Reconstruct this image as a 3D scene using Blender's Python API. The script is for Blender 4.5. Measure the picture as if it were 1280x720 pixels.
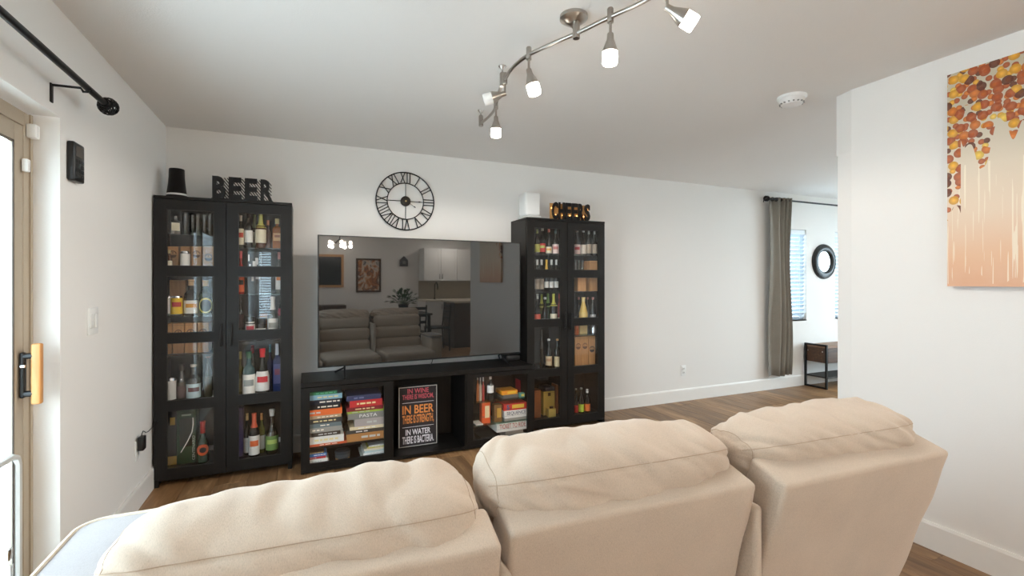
import bpy, bmesh, math, random
from mathutils import Vector, Matrix, noise
for o in list(bpy.data.objects): bpy.data.objects.remove(o)
R = math.radians; PI = math.pi
SC = bpy.context.scene; COL = SC.collection

# ------------------------------------------------------------------ camera, light, exposure
F = 589.96; YAW = R(23.626); H0 = 1.3448; VH = 350.8; cs, sn = math.cos(YAW), math.sin(YAW)
cam = bpy.data.objects.new('camera', bpy.data.cameras.new('camera')); COL.objects.link(cam)
cam.location = (0, 0, H0); cam.rotation_euler = (PI/2, 0, -YAW)
cam.data.sensor_width = 36; cam.data.lens = 36*F/1280; cam.data.shift_y = (VH-360)/1280; cam.data.clip_start = .02
SC.camera = cam
SC.view_settings.view_transform = 'Standard'; SC.view_settings.look = 'None'
SC.view_settings.gamma = 1; SC.view_settings.use_curve_mapping = False
SC.view_settings.exposure = 0.54
w = bpy.data.worlds.new('World'); SC.world = w; w.use_nodes = True
bg = w.node_tree.nodes['Background']; bg.inputs[0].default_value = (.84, .92, 1, 1); bg.inputs[1].default_value = 8.5
def portal(loc, rot, sx, sy):
    l = bpy.data.lights.new('window_portal', 'AREA'); l.shape = 'RECTANGLE'; l.size = sx; l.size_y = sy; l.cycles.is_portal = True
    o = bpy.data.objects.new('window_portal', l); COL.objects.link(o); o.location = loc; o.rotation_euler = rot
portal((-1.08, 1.5, 1.0), (0, -PI/2, 0), 2.0, 1.95)      # sliding door, facing +X
portal((-1.08, -2.5, 1.25), (0, -PI/2, 0), 1.4, 1.2)      # rear window in the left wall
portal((5.69, 4.25, 1.42), (-PI/2, 0, 0), .5, 1.2)
portal((7.8, 2.4, 1.22), (0, PI/2, 0), 1.8, 2.2)       # unseen end-wall window, added to light the side room
portal((7.0, 4.25, 1.42), (-PI/2, 0, 0), .9, 1.2)
BULB_W = 13.0; CHAND_W = 5.0; KITCH_W = 20.0; SIDE_W = 16.0
SC.cycles.max_bounces = 12; SC.cycles.diffuse_bounces = 6; SC.cycles.transparent_max_bounces = 24; SC.cycles.glossy_bounces = 5

# ------------------------------------------------------------------ pixel -> point
def ray(u, v):
    r = (u-640)/F; return (r*cs+sn, cs-r*sn, (VH-v)/F)
def onY(u, v, Y):
    d = ray(u, v); t = Y/d[1]; return Vector((d[0]*t, Y, H0+d[2]*t))
def onX(u, v, X):
    d = ray(u, v); t = X/d[0]; return Vector((X, d[1]*t, H0+d[2]*t))
def onZ(u, v, Z):
    d = ray(u, v); t = (Z-H0)/d[2]; return Vector((d[0]*t, d[1]*t, Z))

# ------------------------------------------------------------------ materials
def lin(c):
    return tuple(((k/255)/12.92 if k/255 <= .04045 else ((k/255+.055)/1.055)**2.4) for k in c) + (1,)
class NT:
    def __init__(s, name):
        s.m = bpy.data.materials.new(name); s.m.use_nodes = True; s.t = s.m.node_tree
        s.b = s.t.nodes['Principled BSDF']; s.out = s.t.nodes['Material Output']
    def n(s, typ, **kw):
        x = s.t.nodes.new('ShaderNode'+typ)
        for k, v in kw.items():
            if k.startswith('i_'):
                key = k[2:]; x.inputs[int(key) if key.isdigit() else key.replace('_', ' ')].default_value = v
            else: setattr(x, k, v)
        return x
    def l(s, a, b): s.t.links.new(a, b)
    def ramp(s, fac, stops, interp='LINEAR'):
        r = s.n('ValToRGB'); e = r.color_ramp.elements; r.color_ramp.interpolation = interp
        while len(e) < len(stops): e.new(.5)
        for q, (p, c) in zip(e, stops): q.position = p; q.color = c
        s.l(fac, r.inputs[0]); return r.outputs[0]
    def math(s, op, a, b=None, clamp=False):
        x = s.n('Math', operation=op, use_clamp=clamp)
        for i, k in enumerate((a, b)):
            if k is None: continue
            if isinstance(k, (int, float)): x.inputs[i].default_value = k
            else: s.l(k, x.inputs[i])
        return x.outputs[0]
    def mix(s, fac, a, b, blend='MIX'):
        x = s.n('Mix', data_type='RGBA', blend_type=blend)
        for i, k in ((0, fac), (6, a), (7, b)):
            if isinstance(k, (int, float)): x.inputs[i].default_value = k
            elif isinstance(k, tuple): x.inputs[i].default_value = k
            else: s.l(k, x.inputs[i])
        return x.outputs[2]
    def bump(s, h, strength=.2, dist=.01):
        b = s.n('Bump', i_Strength=strength, i_Distance=dist); s.l(h, b.inputs['Height']); s.l(b.outputs[0], s.b.inputs['Normal'])
MC = {}
def paint(c, rough=.5, metal=0., var=.06, scale=30, name=None):
    key = (c, rough, metal, var)
    if key in MC: return MC[key]
    k = NT(name or 'paint_%d_%d_%d' % c); b = k.b
    b.inputs['Roughness'].default_value = rough; b.inputs['Metallic'].default_value = metal
    tc = k.n('TexCoord'); nz = k.n('TexNoise', i_Scale=scale, i_Detail=3.); k.l(tc.outputs['Object'], nz.inputs['Vector'])
    L = lin(c); A = tuple(max(0, q*(1-var)) for q in L[:3])+(1,); B = tuple(min(1, q*(1+var)) for q in L[:3])+(1,)
    k.l(k.mix(nz.outputs[0], A, B), b.inputs['Base Color'])
    MC[key] = k.m; return k.m
def emit(c, strength, name):
    k = NT(name); k.b.inputs['Base Color'].default_value = lin(c); k.b.inputs['Emission Color'].default_value = lin(c); k.b.inputs['Emission Strength'].default_value = strength
    k.b.inputs['Roughness'].default_value = .4; return k.m
def wallmat(name, c, bump=.12):
    k = NT(name); k.b.inputs['Roughness'].default_value = .75; k.b.inputs['Specular IOR Level'].default_value = .25
    tc = k.n('TexCoord'); n1 = k.n('TexNoise', i_Scale=1.2, i_Detail=3.); n2 = k.n('TexNoise', i_Scale=140., i_Detail=3.)
    k.l(tc.outputs['Object'], n1.inputs['Vector']); k.l(tc.outputs['Object'], n2.inputs['Vector'])
    L = lin(c); k.l(k.mix(n1.outputs[0], tuple(q*.985 for q in L[:3])+(1,), L), k.b.inputs['Base Color'])
    k.bump(n2.outputs[0], bump, .003); return k.m
def glassmat(name, tint=(255, 255, 255), refl=.04, rough=.0):
    k = NT(name); k.t.nodes.remove(k.b)
    tr = k.n('BsdfTransparent'); tr.inputs[0].default_value = lin(tint); gl = k.n('BsdfGlossy', i_Roughness=rough)
    fr = k.n('Fresnel'); ge = k.n('NewGeometry'); k.l(k.math('SUBTRACT', 1.45, k.math('MULTIPLY', ge.outputs['Backfacing'], 1.45-1/1.45)), fr.inputs['IOR'])
    f = k.math('ADD', k.math('MULTIPLY', fr.outputs[0], 1.0), refl)
    mx = k.n('MixShader'); k.l(f, mx.inputs[0]); k.l(tr.outputs[0], mx.inputs[1]); k.l(gl.outputs[0], mx.inputs[2]); k.l(mx.outputs[0], k.out.inputs[0]); return k.m
def woodmat(name, c1, c2, rough=.45, stretch=(14, 14, 1.2), bump=.1, rand=False, spec=.5):
    k = NT(name); k.b.inputs['Roughness'].default_value = rough; k.b.inputs['Specular IOR Level'].default_value = spec
    tc = k.n('TexCoord'); mp = k.n('Mapping'); mp.inputs['Scale'].default_value = stretch; src = tc.outputs['Object']
    if rand:
        oi = k.n('ObjectInfo'); va = k.n('VectorMath', operation='ADD'); k.l(src, va.inputs[0])
        mu = k.math('MULTIPLY', oi.outputs['Random'], 40.); k.l(mu, va.inputs[1]); src = va.outputs[0]
    k.l(src, mp.inputs[0])
    n1 = k.n('TexNoise', i_Scale=2.2, i_Detail=6., i_Roughness=.62, i_Distortion=.7); k.l(mp.outputs[0], n1.inputs['Vector'])
    col = k.ramp(n1.outputs[0], [(.3, lin(c1)), (.55, lin(tuple((a+b)//2 for a, b in zip(c1, c2)))), (.72, lin(c2))])
    if rand:
        f = k.ramp(oi.outputs['Random'], [(0, (.74, .74, .76, 1)), (.5, (1, 1, 1, 1)), (1, (1.16, 1.12, 1.06, 1))])
        col = k.mix(1.0, col, f, 'MULTIPLY')
    k.l(col, k.b.inputs['Base Color']); k.bump(n1.outputs[0], bump, .004); return k.m
def fabric(name, c, weave=800., var=.055, bump=.25):
    k = NT(name); k.b.inputs['Roughness'].default_value = .95; k.b.inputs['Specular IOR Level'].default_value = .1
    k.b.inputs['Sheen Weight'].default_value = .25; k.b.inputs['Sheen Roughness'].default_value = .5
    tc = k.n('TexCoord'); n1 = k.n('TexNoise', i_Scale=weave, i_Detail=2.); n2 = k.n('TexNoise', i_Scale=9., i_Detail=4.)
    mp = k.n('Mapping'); mp.inputs['Scale'].default_value = (1, .35, .35); k.l(tc.outputs['Object'], mp.inputs[0]); k.l(mp.outputs[0], n1.inputs['Vector']); k.l(tc.outputs['Object'], n2.inputs['Vector'])
    s = k.math('ADD', k.math('MULTIPLY', n1.outputs[0], .7), k.math('MULTIPLY', n2.outputs[0], .3)); L = lin(c)
    k.l(k.ramp(s, [(.32, tuple(q*(1-2.4*var) for q in L[:3])+(1,)), (.5, L), (.68, tuple(min(1, q*(1+1.6*var)) for q in L[:3])+(1,))]), k.b.inputs['Base Color'])
    k.bump(n1.outputs[0], bump, .002); return k.m

M = {}
M['wall'] = wallmat('wall_paint', (233, 230, 226)); M['ceil'] = wallmat('ceiling_paint', (232, 229, 226), .25)
M['trim'] = paint((236, 233, 228), .4, var=.02)
M['black'] = woodmat('black_brown_laminate', (16, 14, 13), (25, 22, 19), .4, (30, 30, 1.5), .05, False, .33)
M['blackmetal'] = paint((16, 16, 17), .42, .3, .1); M['blackplastic'] = paint((18, 18, 19), .35, 0, .08); M['matteblack'] = paint((14, 14, 14), .7, 0, .1)
M['nickel'] = paint((176, 170, 163), .28, 1., .04); M['chrome'] = paint((215, 215, 215), .12, 1., .02)
M['glass'] = glassmat('cabinet_door_glass', refl=.0); M['shelfglass'] = glassmat('shelf_glass', (215, 235, 228), .05); M['winglass'] = glassmat('window_glass', (240, 248, 250), .03)
M['clear'] = glassmat('clear_bottle_glass', (205, 212, 205), .10, .03)
M['white'] = paint((238, 238, 236), .4, 0, .02); M['plank'] = woodmat('floor_plank_vinyl', (112, 80, 52), (186, 148, 106), .42, (9, .9, 9), .12, True)
M['floorrear'] = woodmat('rear_floor_vinyl', (112, 80, 52), (186, 148, 106), .42, (9, .9, 9), .12)
M['sofa'] = fabric('beige_sofa_fabric', (198, 181, 163)); M['sofapad'] = fabric('glare_toned_arm_fabric', (150, 144, 143), 500., .04, .15); M['thread'] = paint((176, 156, 136), .9, 0, .1)  # arm pad colour imitates the cool daylight glare on the sofa arm
M['curtain'] = fabric('grey_curtain_fabric', (138, 132, 122), 600., .06, .2)
M['almond'] = paint((172, 158, 138), .45, 0, .04); M['greyframe'] = paint((190, 188, 184), .4, 0, .04)
M['oakgrip'] = woodmat('handle_wood', (190, 128, 70), (222, 164, 102), .4, (20, 20, 1.5)); M['pine'] = woodmat('gift_box_pine', (186, 134, 84), (222, 172, 118), .5, (14, 14, 1.5)); M['walnut'] = woodmat('walnut_board', (62, 42, 30), (104, 74, 54), .45, (2, 16, 16))
M['emblem'] = paint((112, 76, 48), .6)
M['bulb'] = emit((255, 246, 232), 14., 'lamp_glass_lit'); M['frost'] = emit((225, 223, 220), .08, 'lamp_glass_frosted'); M['amberbulb'] = emit((255, 190, 110), 5., 'marquee_bulb')
M['flame'] = emit((255, 240, 220), 20., 'chandelier_bulb'); M['flush'] = emit((255, 246, 234), 3.0, 'added_light_glass')
M['silvermirror'] = paint((225, 228, 230), .03, 1., .0)
G = {'green': paint((26, 52, 30), .08), 'brown': paint((72, 38, 16), .08), 'amber': paint((150, 84, 30), .1), 'dark': paint((16, 18, 16), .08), 'blue': paint((34, 52, 98), .1), 'red': paint((150, 28, 26), .15), 'clear': M['clear'], 'olive': paint((84, 84, 36), .1), 'yellow': paint((222, 190, 100), .3), 'teal': paint((52, 84, 88), .12), 'lime': paint((150, 160, 60), .25), 'silver': paint((190, 190, 192), .25, .9)}

# ------------------------------------------------------------------ mesh builder
class MB:
    def __init__(s): s.v = []; s.f = []; s.sm = []
    def add(s, V, Fc, smooth=False):
        o = len(s.v); s.v += [tuple(p) for p in V]; s.f += [tuple(i+o for i in f) for f in Fc]; s.sm += [smooth]*len(Fc); return s
    def box(s, x0, y0, z0, x1, y1, z1, mat=None):
        V = [(x, y, z) for z in (z0, z1) for y in (y0, y1) for x in (x0, x1)]
        if mat is not None: V = [mat @ Vector(p) for p in V]
        return s.add(V, [(0, 2, 3, 1), (4, 5, 7, 6), (0, 1, 5, 4), (2, 6, 7, 3), (0, 4, 6, 2), (1, 3, 7, 5)])
    def rbox(s, x0, y0, z0, x1, y1, z1, bev, seg=2, mat=None):
        bm = bmesh.new(); bmesh.ops.create_cube(bm, size=1)
        for q in bm.verts: q.co = Vector(((x0+x1)/2+q.co.x*(x1-x0), (y0+y1)/2+q.co.y*(y1-y0), (z0+z1)/2+q.co.z*(z1-z0)))
        bmesh.ops.bevel(bm, geom=list(bm.edges), offset=bev, segments=seg, profile=.5, affect='EDGES')
        if mat is not None: bmesh.ops.transform(bm, matrix=mat, verts=bm.verts)
        bm.verts.index_update(); s.add([q.co for q in bm.verts], [[q.index for q in f.verts] for f in bm.faces], True); bm.free(); return s
    def lathe(s, prof, c=(0, 0, 0), seg=20, mat=None, a0=0., a1=2*PI):
        full = abs(a1-a0-2*PI) < 1e-6; n = seg if full else seg+1; V = []
        for r, z in prof:
            for i in range(n):
                a = a0+(a1-a0)*i/seg; p = Vector((r*math.cos(a), r*math.sin(a), z))
                if mat is not None: p = mat @ p
                V.append(p+Vector(c))
        Fc = []
        for j in range(len(prof)-1):
            for i in range(seg):
                k = (i+1) % n if full else i+1
                Fc.append((j*n+i, j*n+k, (j+1)*n+k, (j+1)*n+i))
        if full and prof[0][0] > 1e-5: Fc.append(tuple(reversed(range(n))))
        if full and prof[-1][0] > 1e-5: Fc.append(tuple((len(prof)-1)*n+i for i in range(n)))
        return s.add(V, Fc, True)
    def tube(s, P, r, seg=8, closed=False):
        P = [Vector(p) for p in P]; n = len(P); V = []; up = None
        for i, p in enumerate(P):
            a = P[(i-1) % n] if (closed or i > 0) else p; b = P[(i+1) % n] if (closed or i < n-1) else p
            t = (b-a).normalized()
            if up is None: up = Vector((0, 0, 1)) if abs(t.z) < .9 else Vector((1, 0, 0))
            sx = t.cross(up).normalized(); up = sx.cross(t).normalized()
            rr = r[i] if isinstance(r, (list, tuple)) else r
            for k in range(seg):
                q = 2*PI*k/seg; V.append(p+sx*(rr*math.cos(q))+up*(rr*math.sin(q)))
        Fc = []
        for i in range(n if closed else n-1):
            for k in range(seg):
                Fc.append((i*seg+k, ((i+1) % n)*seg+k, ((i+1) % n)*seg+(k+1) % seg, i*seg+(k+1) % seg))
        if not closed: Fc += [tuple(range(seg)), tuple((n-1)*seg+k for k in reversed(range(seg)))]
        return s.add(V, Fc, True)
    def cyl(s, a, b, r, seg=16): return s.tube([a, b], r, seg)
    def prism(s, poly, y0, y1, mat=None):
        n = len(poly); V = [(x, y0, z) for x, z in poly]+[(x, y1, z) for x, z in poly]
        if mat is not None: V = [mat @ Vector(p) for p in V]
        return s.add(V, [tuple(range(n)), tuple(reversed(range(n, 2*n)))]+[(i, i+n, (i+1) % n+n, (i+1) % n) for i in range(n)])
    def mesh(s, name, mat, ang=40):
        me = bpy.data.meshes.new(name); me.from_pydata(s.v, [], s.f)
        bm = bmesh.new(); bm.from_mesh(me); bmesh.ops.recalc_face_normals(bm, faces=bm.faces); bm.to_mesh(me); bm.free()
        me.polygons.foreach_set('use_smooth', s.sm); me.materials.append(mat)
        if any(s.sm): me.set_sharp_from_angle(angle=R(ang))
        me.update(); return me
    def build(s, name, mat, parent=None, ang=40):
        return obj(name, s.mesh(name, mat, ang), parent)
def obj(name, me, parent=None, loc=None):
    o = bpy.data.objects.new(name, me); COL.objects.link(o)
    if parent is not None: o.parent = parent
    if loc is not None: o.location = loc
    return o
SEEN = {}
def tag(o, label, cat, group=None, kind=None):
    o['label'] = label; o['category'] = cat
    if group: o['group'] = group
    if kind: o['kind'] = kind
    return o
def thing(name, label, cat, loc=(0, 0, 0), rz=0, group=None):
    o = bpy.data.objects.new(name, None); COL.objects.link(o); o.location = loc; o.rotation_euler = (0, 0, rz); o.empty_display_size = .05
    return tag(o, label, cat, group)
def struct(o, label, cat):
    o['kind'] = 'structure'; o['label'] = label; o['category'] = cat; return o
def text(s, w, h, depth, mat, parent, loc, rot=(PI/2, 0, 0), name='lettering', fat=0.):
    cu = bpy.data.curves.new('t', 'FONT'); cu.body = s; cu.size = 1; cu.extrude = .001; cu.offset = fat; cu.resolution_u = 3
    o = bpy.data.objects.new('t', cu); COL.objects.link(o); bpy.context.view_layer.update()
    me = bpy.data.meshes.new_from_object(o.evaluated_get(bpy.context.evaluated_depsgraph_get())); bpy.data.objects.remove(o); bpy.data.curves.remove(cu)
    xs = [q.co.x for q in me.vertices]; ys = [q.co.y for q in me.vertices]; x0, x1, y0, y1 = min(xs), max(xs), min(ys), max(ys)
    for q in me.vertices: q.co = ((q.co.x-(x0+x1)/2)/(x1-x0)*w, (q.co.y-(y0+y1)/2)/(y1-y0)*h, depth if q.co.z > 0 else 0)
    me.name = name; me.materials.clear(); me.materials.append(mat); t = obj(name, me, parent, loc); t.rotation_euler = rot; return t

# ------------------------------------------------------------------ the setting
XW, YW, ZC, XR, YR = -.912, 4.072, 2.444, 2.879, -3.2
def cells(mb, a0, a1, z0, z1, holes, put):
    A = sorted({a0, a1, *[h[0] for h in holes], *[h[1] for h in holes]}); Z = sorted({z0, z1, *[h[2] for h in holes], *[h[3] for h in holes]})
    for i in range(len(A)-1):
        for j in range(len(Z)-1):
            am, zm = (A[i]+A[i+1])/2, (Z[j]+Z[j+1])/2
            if not any(h[0] < am < h[1] and h[2] < zm < h[3] for h in holes): put(mb, A[i], A[i+1], Z[j], Z[j+1])
W1 = (5.44, 5.94, .84, 2.0); W2 = (6.52, 7.42, .84, 2.0)
mb = MB(); cells(mb, XW-.15, 7.75, -.02, ZC, [W1, W2], lambda m, a, b, c, d: m.box(a, YW, c, b, YW+.15, d))
struct(mb.build('wall_back', M['wall']), 'white painted wall behind the television and cabinets', 'wall')
DOOR = (.55, 2.488, -.001, 2.006); WINR = (-3.12, -1.9, .55, 1.95)
mb = MB(); cells(mb, YR-.1, YW, -.02, ZC, [DOOR, WINR], lambda m, a, b, c, d: m.box(XW-.15, a, c, XW, b, d))
struct(mb.build('wall_left', M['wall']), 'white painted wall with the glass sliding door', 'wall')
mb = MB(); mb.box(XR, .036, -.02, XR+.12, 1.707, ZC)
poly = [(XR, 1.707), (XR+.012, 1.79), (XR+.12, 1.82), (XR+.12, 1.707)]; poly2 = [(XR, 1.7065), (XR+.03, 1.808), (XR+.12, 1.84), (XR+.12, 1.7065)]
for P, z0, z1 in ((poly, -.02, 2.086), (poly2, 2.086, ZC)):
    mb.add([(x, y, z) for z in (z0, z1) for x, y in P], [(3, 2, 1, 0), (4, 5, 6, 7), (0, 1, 5, 4), (1, 2, 6, 5), (2, 3, 7, 6), (3, 0, 4, 7)])
struct(mb.build('wall_right', M['wall']), 'white partition wall on which the canvas painting hangs', 'wall')
WS = (-.88, -.62, .55, 1.95)
mb = MB(); cells(mb, XW-.15, 4.75, -.02, ZC, [WS], lambda m, a, b, c, d: m.box(a, YR-.1, c, b, YR, d)); 
struct(mb.build('wall_rear', M['wall']), 'white rear wall behind the dining area, mirrored in the television', 'wall')
struct(MB().box(4.6, YR, -.02, 4.75, .036, ZC).build('wall_kitchen', M['wall']), 'white side wall at the end of the kitchen units', 'wall')
struct(MB().box(XR+.12, .036, -.02, 7.6, .13, ZC).build('wall_passage', M['wall']), 'white wall between the kitchen and the side room', 'wall')
WF = (1.3, 3.5, .35, 2.1)  # opening for the added, unseen window
mb = MB(); cells(mb, .13, YW, -.02, ZC, [WF], lambda m, a, b, c, d: m.box(7.6, a, c, 7.75, b, d)); struct(mb.build('wall_far', M['wall']), 'white end wall of the side room beyond the mirror', 'wall')
mb = MB(); mb.box(XW-.15, YR-.1, ZC, 7.75, YW+.15, ZC+.06); struct(mb.build('ceiling', M['ceil']), 'flat off-white painted ceiling', 'ceiling')
struct(MB().box(-14, -14, -.2, 20, 18, -.06).build('ground', paint((228, 228, 226), .8, var=.04, scale=2)), 'concrete ground outside the house, sunshine painted into its paleness', 'ground')  # brightness of a sunlit patio is put into this light colour
fl = struct(MB().box(XW-.15, YR-.1, -.05, 7.75, YW+.02, -.012).build('floor', paint((60, 44, 32), .7)), 'brown wood-look plank floor', 'floor')
MB().box(XW-.0, YR, -.012, 4.6, .36, 0).build('rear_floor', M['floorrear'], fl); MB().box(4.6, .13, -.012, 7.6, .36, 0).build('rear_floor', M['floorrear'], fl)
rnd = random.Random(4); PM = {}
x = XW+.002; PW = .183
while x < 7.55:
    y = .36-rnd.random()*1.0; w_ = min(PW, 7.598-x)
    while y < YW:
        a = max(y, .36); b = min(y+1.22, YW); y += 1.22
        if b-a < .02: continue
        key = (round(b-a, 2), round(w_, 3))
        if key not in PM:
            L_, e = key[0], .0022
            m_ = MB(); V = [(0.0006, 0.0006, -.012), (w_-.0006, .0006, -.012), (w_-.0006, L_-.0006, -.012), (.0006, L_-.0006, -.012), (.0006, .0006, -.0014), (w_-.0006, .0006, -.0014), (w_-.0006, L_-.0006, -.0014), (.0006, L_-.0006, -.0014), (e, e, 0), (w_-e, e, 0), (w_-e, L_-e, 0), (e, L_-e, 0)]
            m_.add(V, [(8, 9, 10, 11), (4, 5, 9, 8), (5, 6, 10, 9), (6, 7, 11, 10), (7, 4, 8, 11), (0, 1, 5, 4), (1, 2, 6, 5), (2, 3, 7, 6), (3, 0, 4, 7)]); PM[key] = m_.mesh('plank', M['plank'])
        obj('plank', PM[key], fl, (x, a, 0))
    x += PW
def base_prof(mb, axis, a, b, wall, sgn):
    P = [(0, 0), (.014, 0), (.014, .122), (.009, .135), (0, .135)]
    V = []
    for e in (a, b):
        for q, z in P: V.append((e, wall+sgn*q, z) if axis == 'x' else (wall+sgn*q, e, z))
    mb.add(V, [(0, 1, 6, 5), (1, 2, 7, 6), (2, 3, 8, 7), (3, 4, 9, 8), (4, 3, 2, 1, 0), (5, 6, 7, 8, 9)])
mb = MB(); base_prof(mb, 'x', XW, 7.6, YW, -1); struct(mb.build('baseboard_back', M['trim']), 'white baseboard along the television wall', 'baseboard')
mb = MB(); base_prof(mb, 'y', 2.488, YW-.014, XW, 1); base_prof(mb, 'y', YR, .55, XW, 1); struct(mb.build('baseboard_left', M['trim']), 'white baseboard along the sliding door wall', 'baseboard')
mb = MB(); base_prof(mb, 'y', .036, 1.707, XR, -1); struct(mb.build('baseboard_right', M['trim']), 'white baseboard below the canvas painting', 'baseboard')

# ------------------------------------------------------------------ sliding door (left wall)
dr = struct(bpy.data.objects.new('door_1', None), 'tan framed glass sliding door with wooden pull', 'door'); COL.objects.link(dr); dr.location = (-1.0, .55, 0)
x0, x1 = -.034, 0.0; Ld = 1.938; Hd = 2.0
mb = MB(); mb.rbox(x0, Ld-.055, 0, x1, Ld, Hd, .004); mb.rbox(x0, 0, 0, x1, .055, Hd, .004); mb.rbox(x0, .05, Hd-.055, x1, Ld-.05, Hd, .004); mb.rbox(x0, .05, 0, x1, Ld-.05, .03, .004)
mb.box(x1, Ld-.018, 0, x1+.006, Ld-.002, Hd); mb.build('frame', M['almond'], dr)
for k, (a, b, dx) in enumerate(((.99, Ld-.05, .0), (.055, 1.03, -.032))):
    mb = MB(); s0, s1 = -.026+dx*.8, -.003+dx*.8
    mb.rbox(s0, b-.062, .03, s1, b, Hd-.055, .005); mb.rbox(s0, a, .03, s1, a+.062, Hd-.055, .005); mb.rbox(s0, a+.06, Hd-.125, s1, b-.06, Hd-.055, .005); mb.rbox(s0, a+.06, .03, s1, b-.06, .13, .005)
    st = mb.build('sash', M['almond'], dr)
    MB().box(s1-.008, a+.06, .13, s1-.004, b-.06, Hd-.125).build('pane', M['winglass'], st)
    if k == 0:
        m2 = MB(); c = .008
        for p in ((a+.06, a+.07), (b-.07, b-.06)): m2.box(s1-.004, p[0], .13, s1-.001, p[1], Hd-.125)
        m2.box(s1-.004, a+.06, Hd-.135, s1-.001, b-.06, Hd-.125); m2.build('glazing_bead', paint((92, 84, 76), .5), st)
        # small inset hatch frame low in the moving sash
        t0, t1, zt = b-.36, b-.052, .69
        m3 = MB(); m3.tube([(s1+.006, t0, .13), (s1+.006, t0, zt-.04), (s1+.006, t0+.04, zt), (s1+.006, t1-.04, zt), (s1+.006, t1-.012, zt-.012), (s1+.006, t1, zt-.04), (s1+.006, t1, .13)], .012, 8)
        hf = m3.build('hatch_frame', M['greyframe'], st); MB().box(s1+.001, t1-.07, .2, s1+.014, t1-.05, .30).build('latch', M['chrome'], hf); MB().rbox(s1+.002, t1-.075, .32, s1+.012, t1-.045, .36, .003).build('latch', M['chrome'], hf)
hb = MB(); ym = 2.408-.55
hb.rbox(.0, ym-.012, .875+.02, .016, ym+.012, 1.09-.02, .006)
for z in (.91, 1.055): hb.cyl((.01, ym, z), (.045, ym, z), .012, 12)
hd = hb.build('handle', M['blackplastic'], dr); MB().rbox(.034, ym-.012, .868, .064, ym+.014, 1.102, .006, 3).build('grip', M['oakgrip'], hd); MB().lathe([(.0, 0), (.006, .002), (.006, .014), (0, .016)], (.012, ym-.03, 1.02), 12, Matrix.Rotation(PI/2, 4, 'Y')).build('lock_button', M['chrome'], hd)
p = onX(39, 163, -.985)
sr = thing('contact_sensor', 'larger white contact sensor at top corner of sliding door frame', 'sensor', (-1.0, 2.462, 1.905)); MB().rbox(0, -.018, 0, .03, .022, .055, .006).build('housing', M['white'], sr); MB().box(.03, -.002, .006, .0305, .0, .049).build('seam', paint((190, 190, 188), .5), sr)
sr = thing('contact_sensor', 'smaller white magnet sensor below the first on door frame', 'sensor', (-1.0, 2.425, 1.765)); MB().rbox(0, -.012, 0, .02, .012, .05, .005).build('housing', M['white'], sr); MB().box(.02, -.001, .006, .0205, .001, .044).build('seam', paint((190, 190, 188), .5), sr)

# curtain rod over the sliding door
rd = thing('curtain_rod', 'black metal curtain rod above the sliding door with caged finial', 'curtain rod', (XW, 2.6, 2.116))
yr = 0.03; xo = .112
MB().cyl((xo, -2.3, 0), (xo, yr-.04, 0), .0125, 14).build('pole', M['blackmetal'], rd)
mb = MB(); mb.cyl((xo, yr-.055, 0), (xo, yr-.035, 0), .018, 14)
rn = random.Random(2)
for k in range(14):
    ax = Vector((rn.uniform(-1, 1), rn.uniform(-1, 1), rn.uniform(-1, 1))).normalized(); t1 = ax.orthogonal().normalized(); t2 = ax.cross(t1)
    mb.tube([Vector((xo, yr, 0))+(t1*math.cos(q)+t2*math.sin(q))*.036 for q in [2*PI*i/18 for i in range(18)]], .0032, 5, True)
mb.build('finial', M['blackmetal'], rd)
mb = MB(); mb.rbox(0, -.2, -.075, .006, -.18, .0, .002); mb.tube([(.003, -.19, -.006), (xo-.02, -.19, -.004), (xo-.012, -.19, -.018), (xo, -.19, -.0165), (xo+.014, -.19, -.004)], .005, 8); mb.build('bracket', M['blackmetal'], rd)

# keypad, switch, outlet + adapter on the left wall
kp = thing('alarm_keypad', 'black wall keypad with dark screen beside the sliding door', 'keypad', (XW, 2.59, 1.765)); MB().rbox(0, -.05, 0, .028, .05, .165, .008, 3).build('body', M['blackplastic'], kp)
MB().box(.028, -.036, .105, .0286, .036, .15).build('screen', paint((52, 46, 40), .2), kp)
mb = MB()
for i in range(4):
    for j in range(3): mb.rbox(.0275, -.036+j*.026, .018+i*.02, .0305, -.016+j*.026, .033+i*.02, .001, 1)
mb.build('buttons', paint((28, 28, 29), .5), kp)
sw = thing('light_switch', 'white double rocker light switch on the sliding door wall', 'switch', (XW, 2.80, 1.095)); MB().rbox(0, -.055, 0, .007, .055, .125, .003).build('cover_plate', M['white'], sw)
for dy in (-.024, .024): MB().rbox(.005, dy-.017, .03, .012, dy+.017, .095, .003, 2, ).build('rocker', paint((228, 228, 225), .35, var=.02), sw)
def outlet(loc, rz, label):
    o = thing('wall_outlet', label, 'outlet', loc, rz); MB().rbox(-.036, -.006, 0, .036, 0, .116, .003).build('cover_plate', M['white'], o)
    for z in (.036, .08):
        s_ = MB().rbox(-.017, -.0085, z-.015, .017, -.005, z+.015, .003).build('socket', paint((225, 224, 220), .4, var=.02), o)
        mb = MB(); mb.box(-.008, -.0092, z-.005, -.0055, -.0084, z+.006); mb.box(.0055, -.0092, z-.005, .008, -.0084, z+.006); mb.build('slot', M['matteblack'], s_)
    return o
outlet((XW, 3.43, .29), PI/2, 'white wall outlet with black adapter plugged into it')
ad = thing('power_adapter', 'black plug-in power adapter with thin cord beside the tall cabinet', 'adapter', (XW+.0095, 3.43, .375)); MB().rbox(0, -.026, -.03, .032, .03, .05, .006, 3).build('body', M['blackplastic'], ad)
pt = [(.016, .0, .048), (.018, -.004, .066), (.02, .01, .078), (.022, .03, .07), (.022, .05, .058), (.024, .09, .05), (.026, .2, .055), (.03, .27, .062)]
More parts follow.
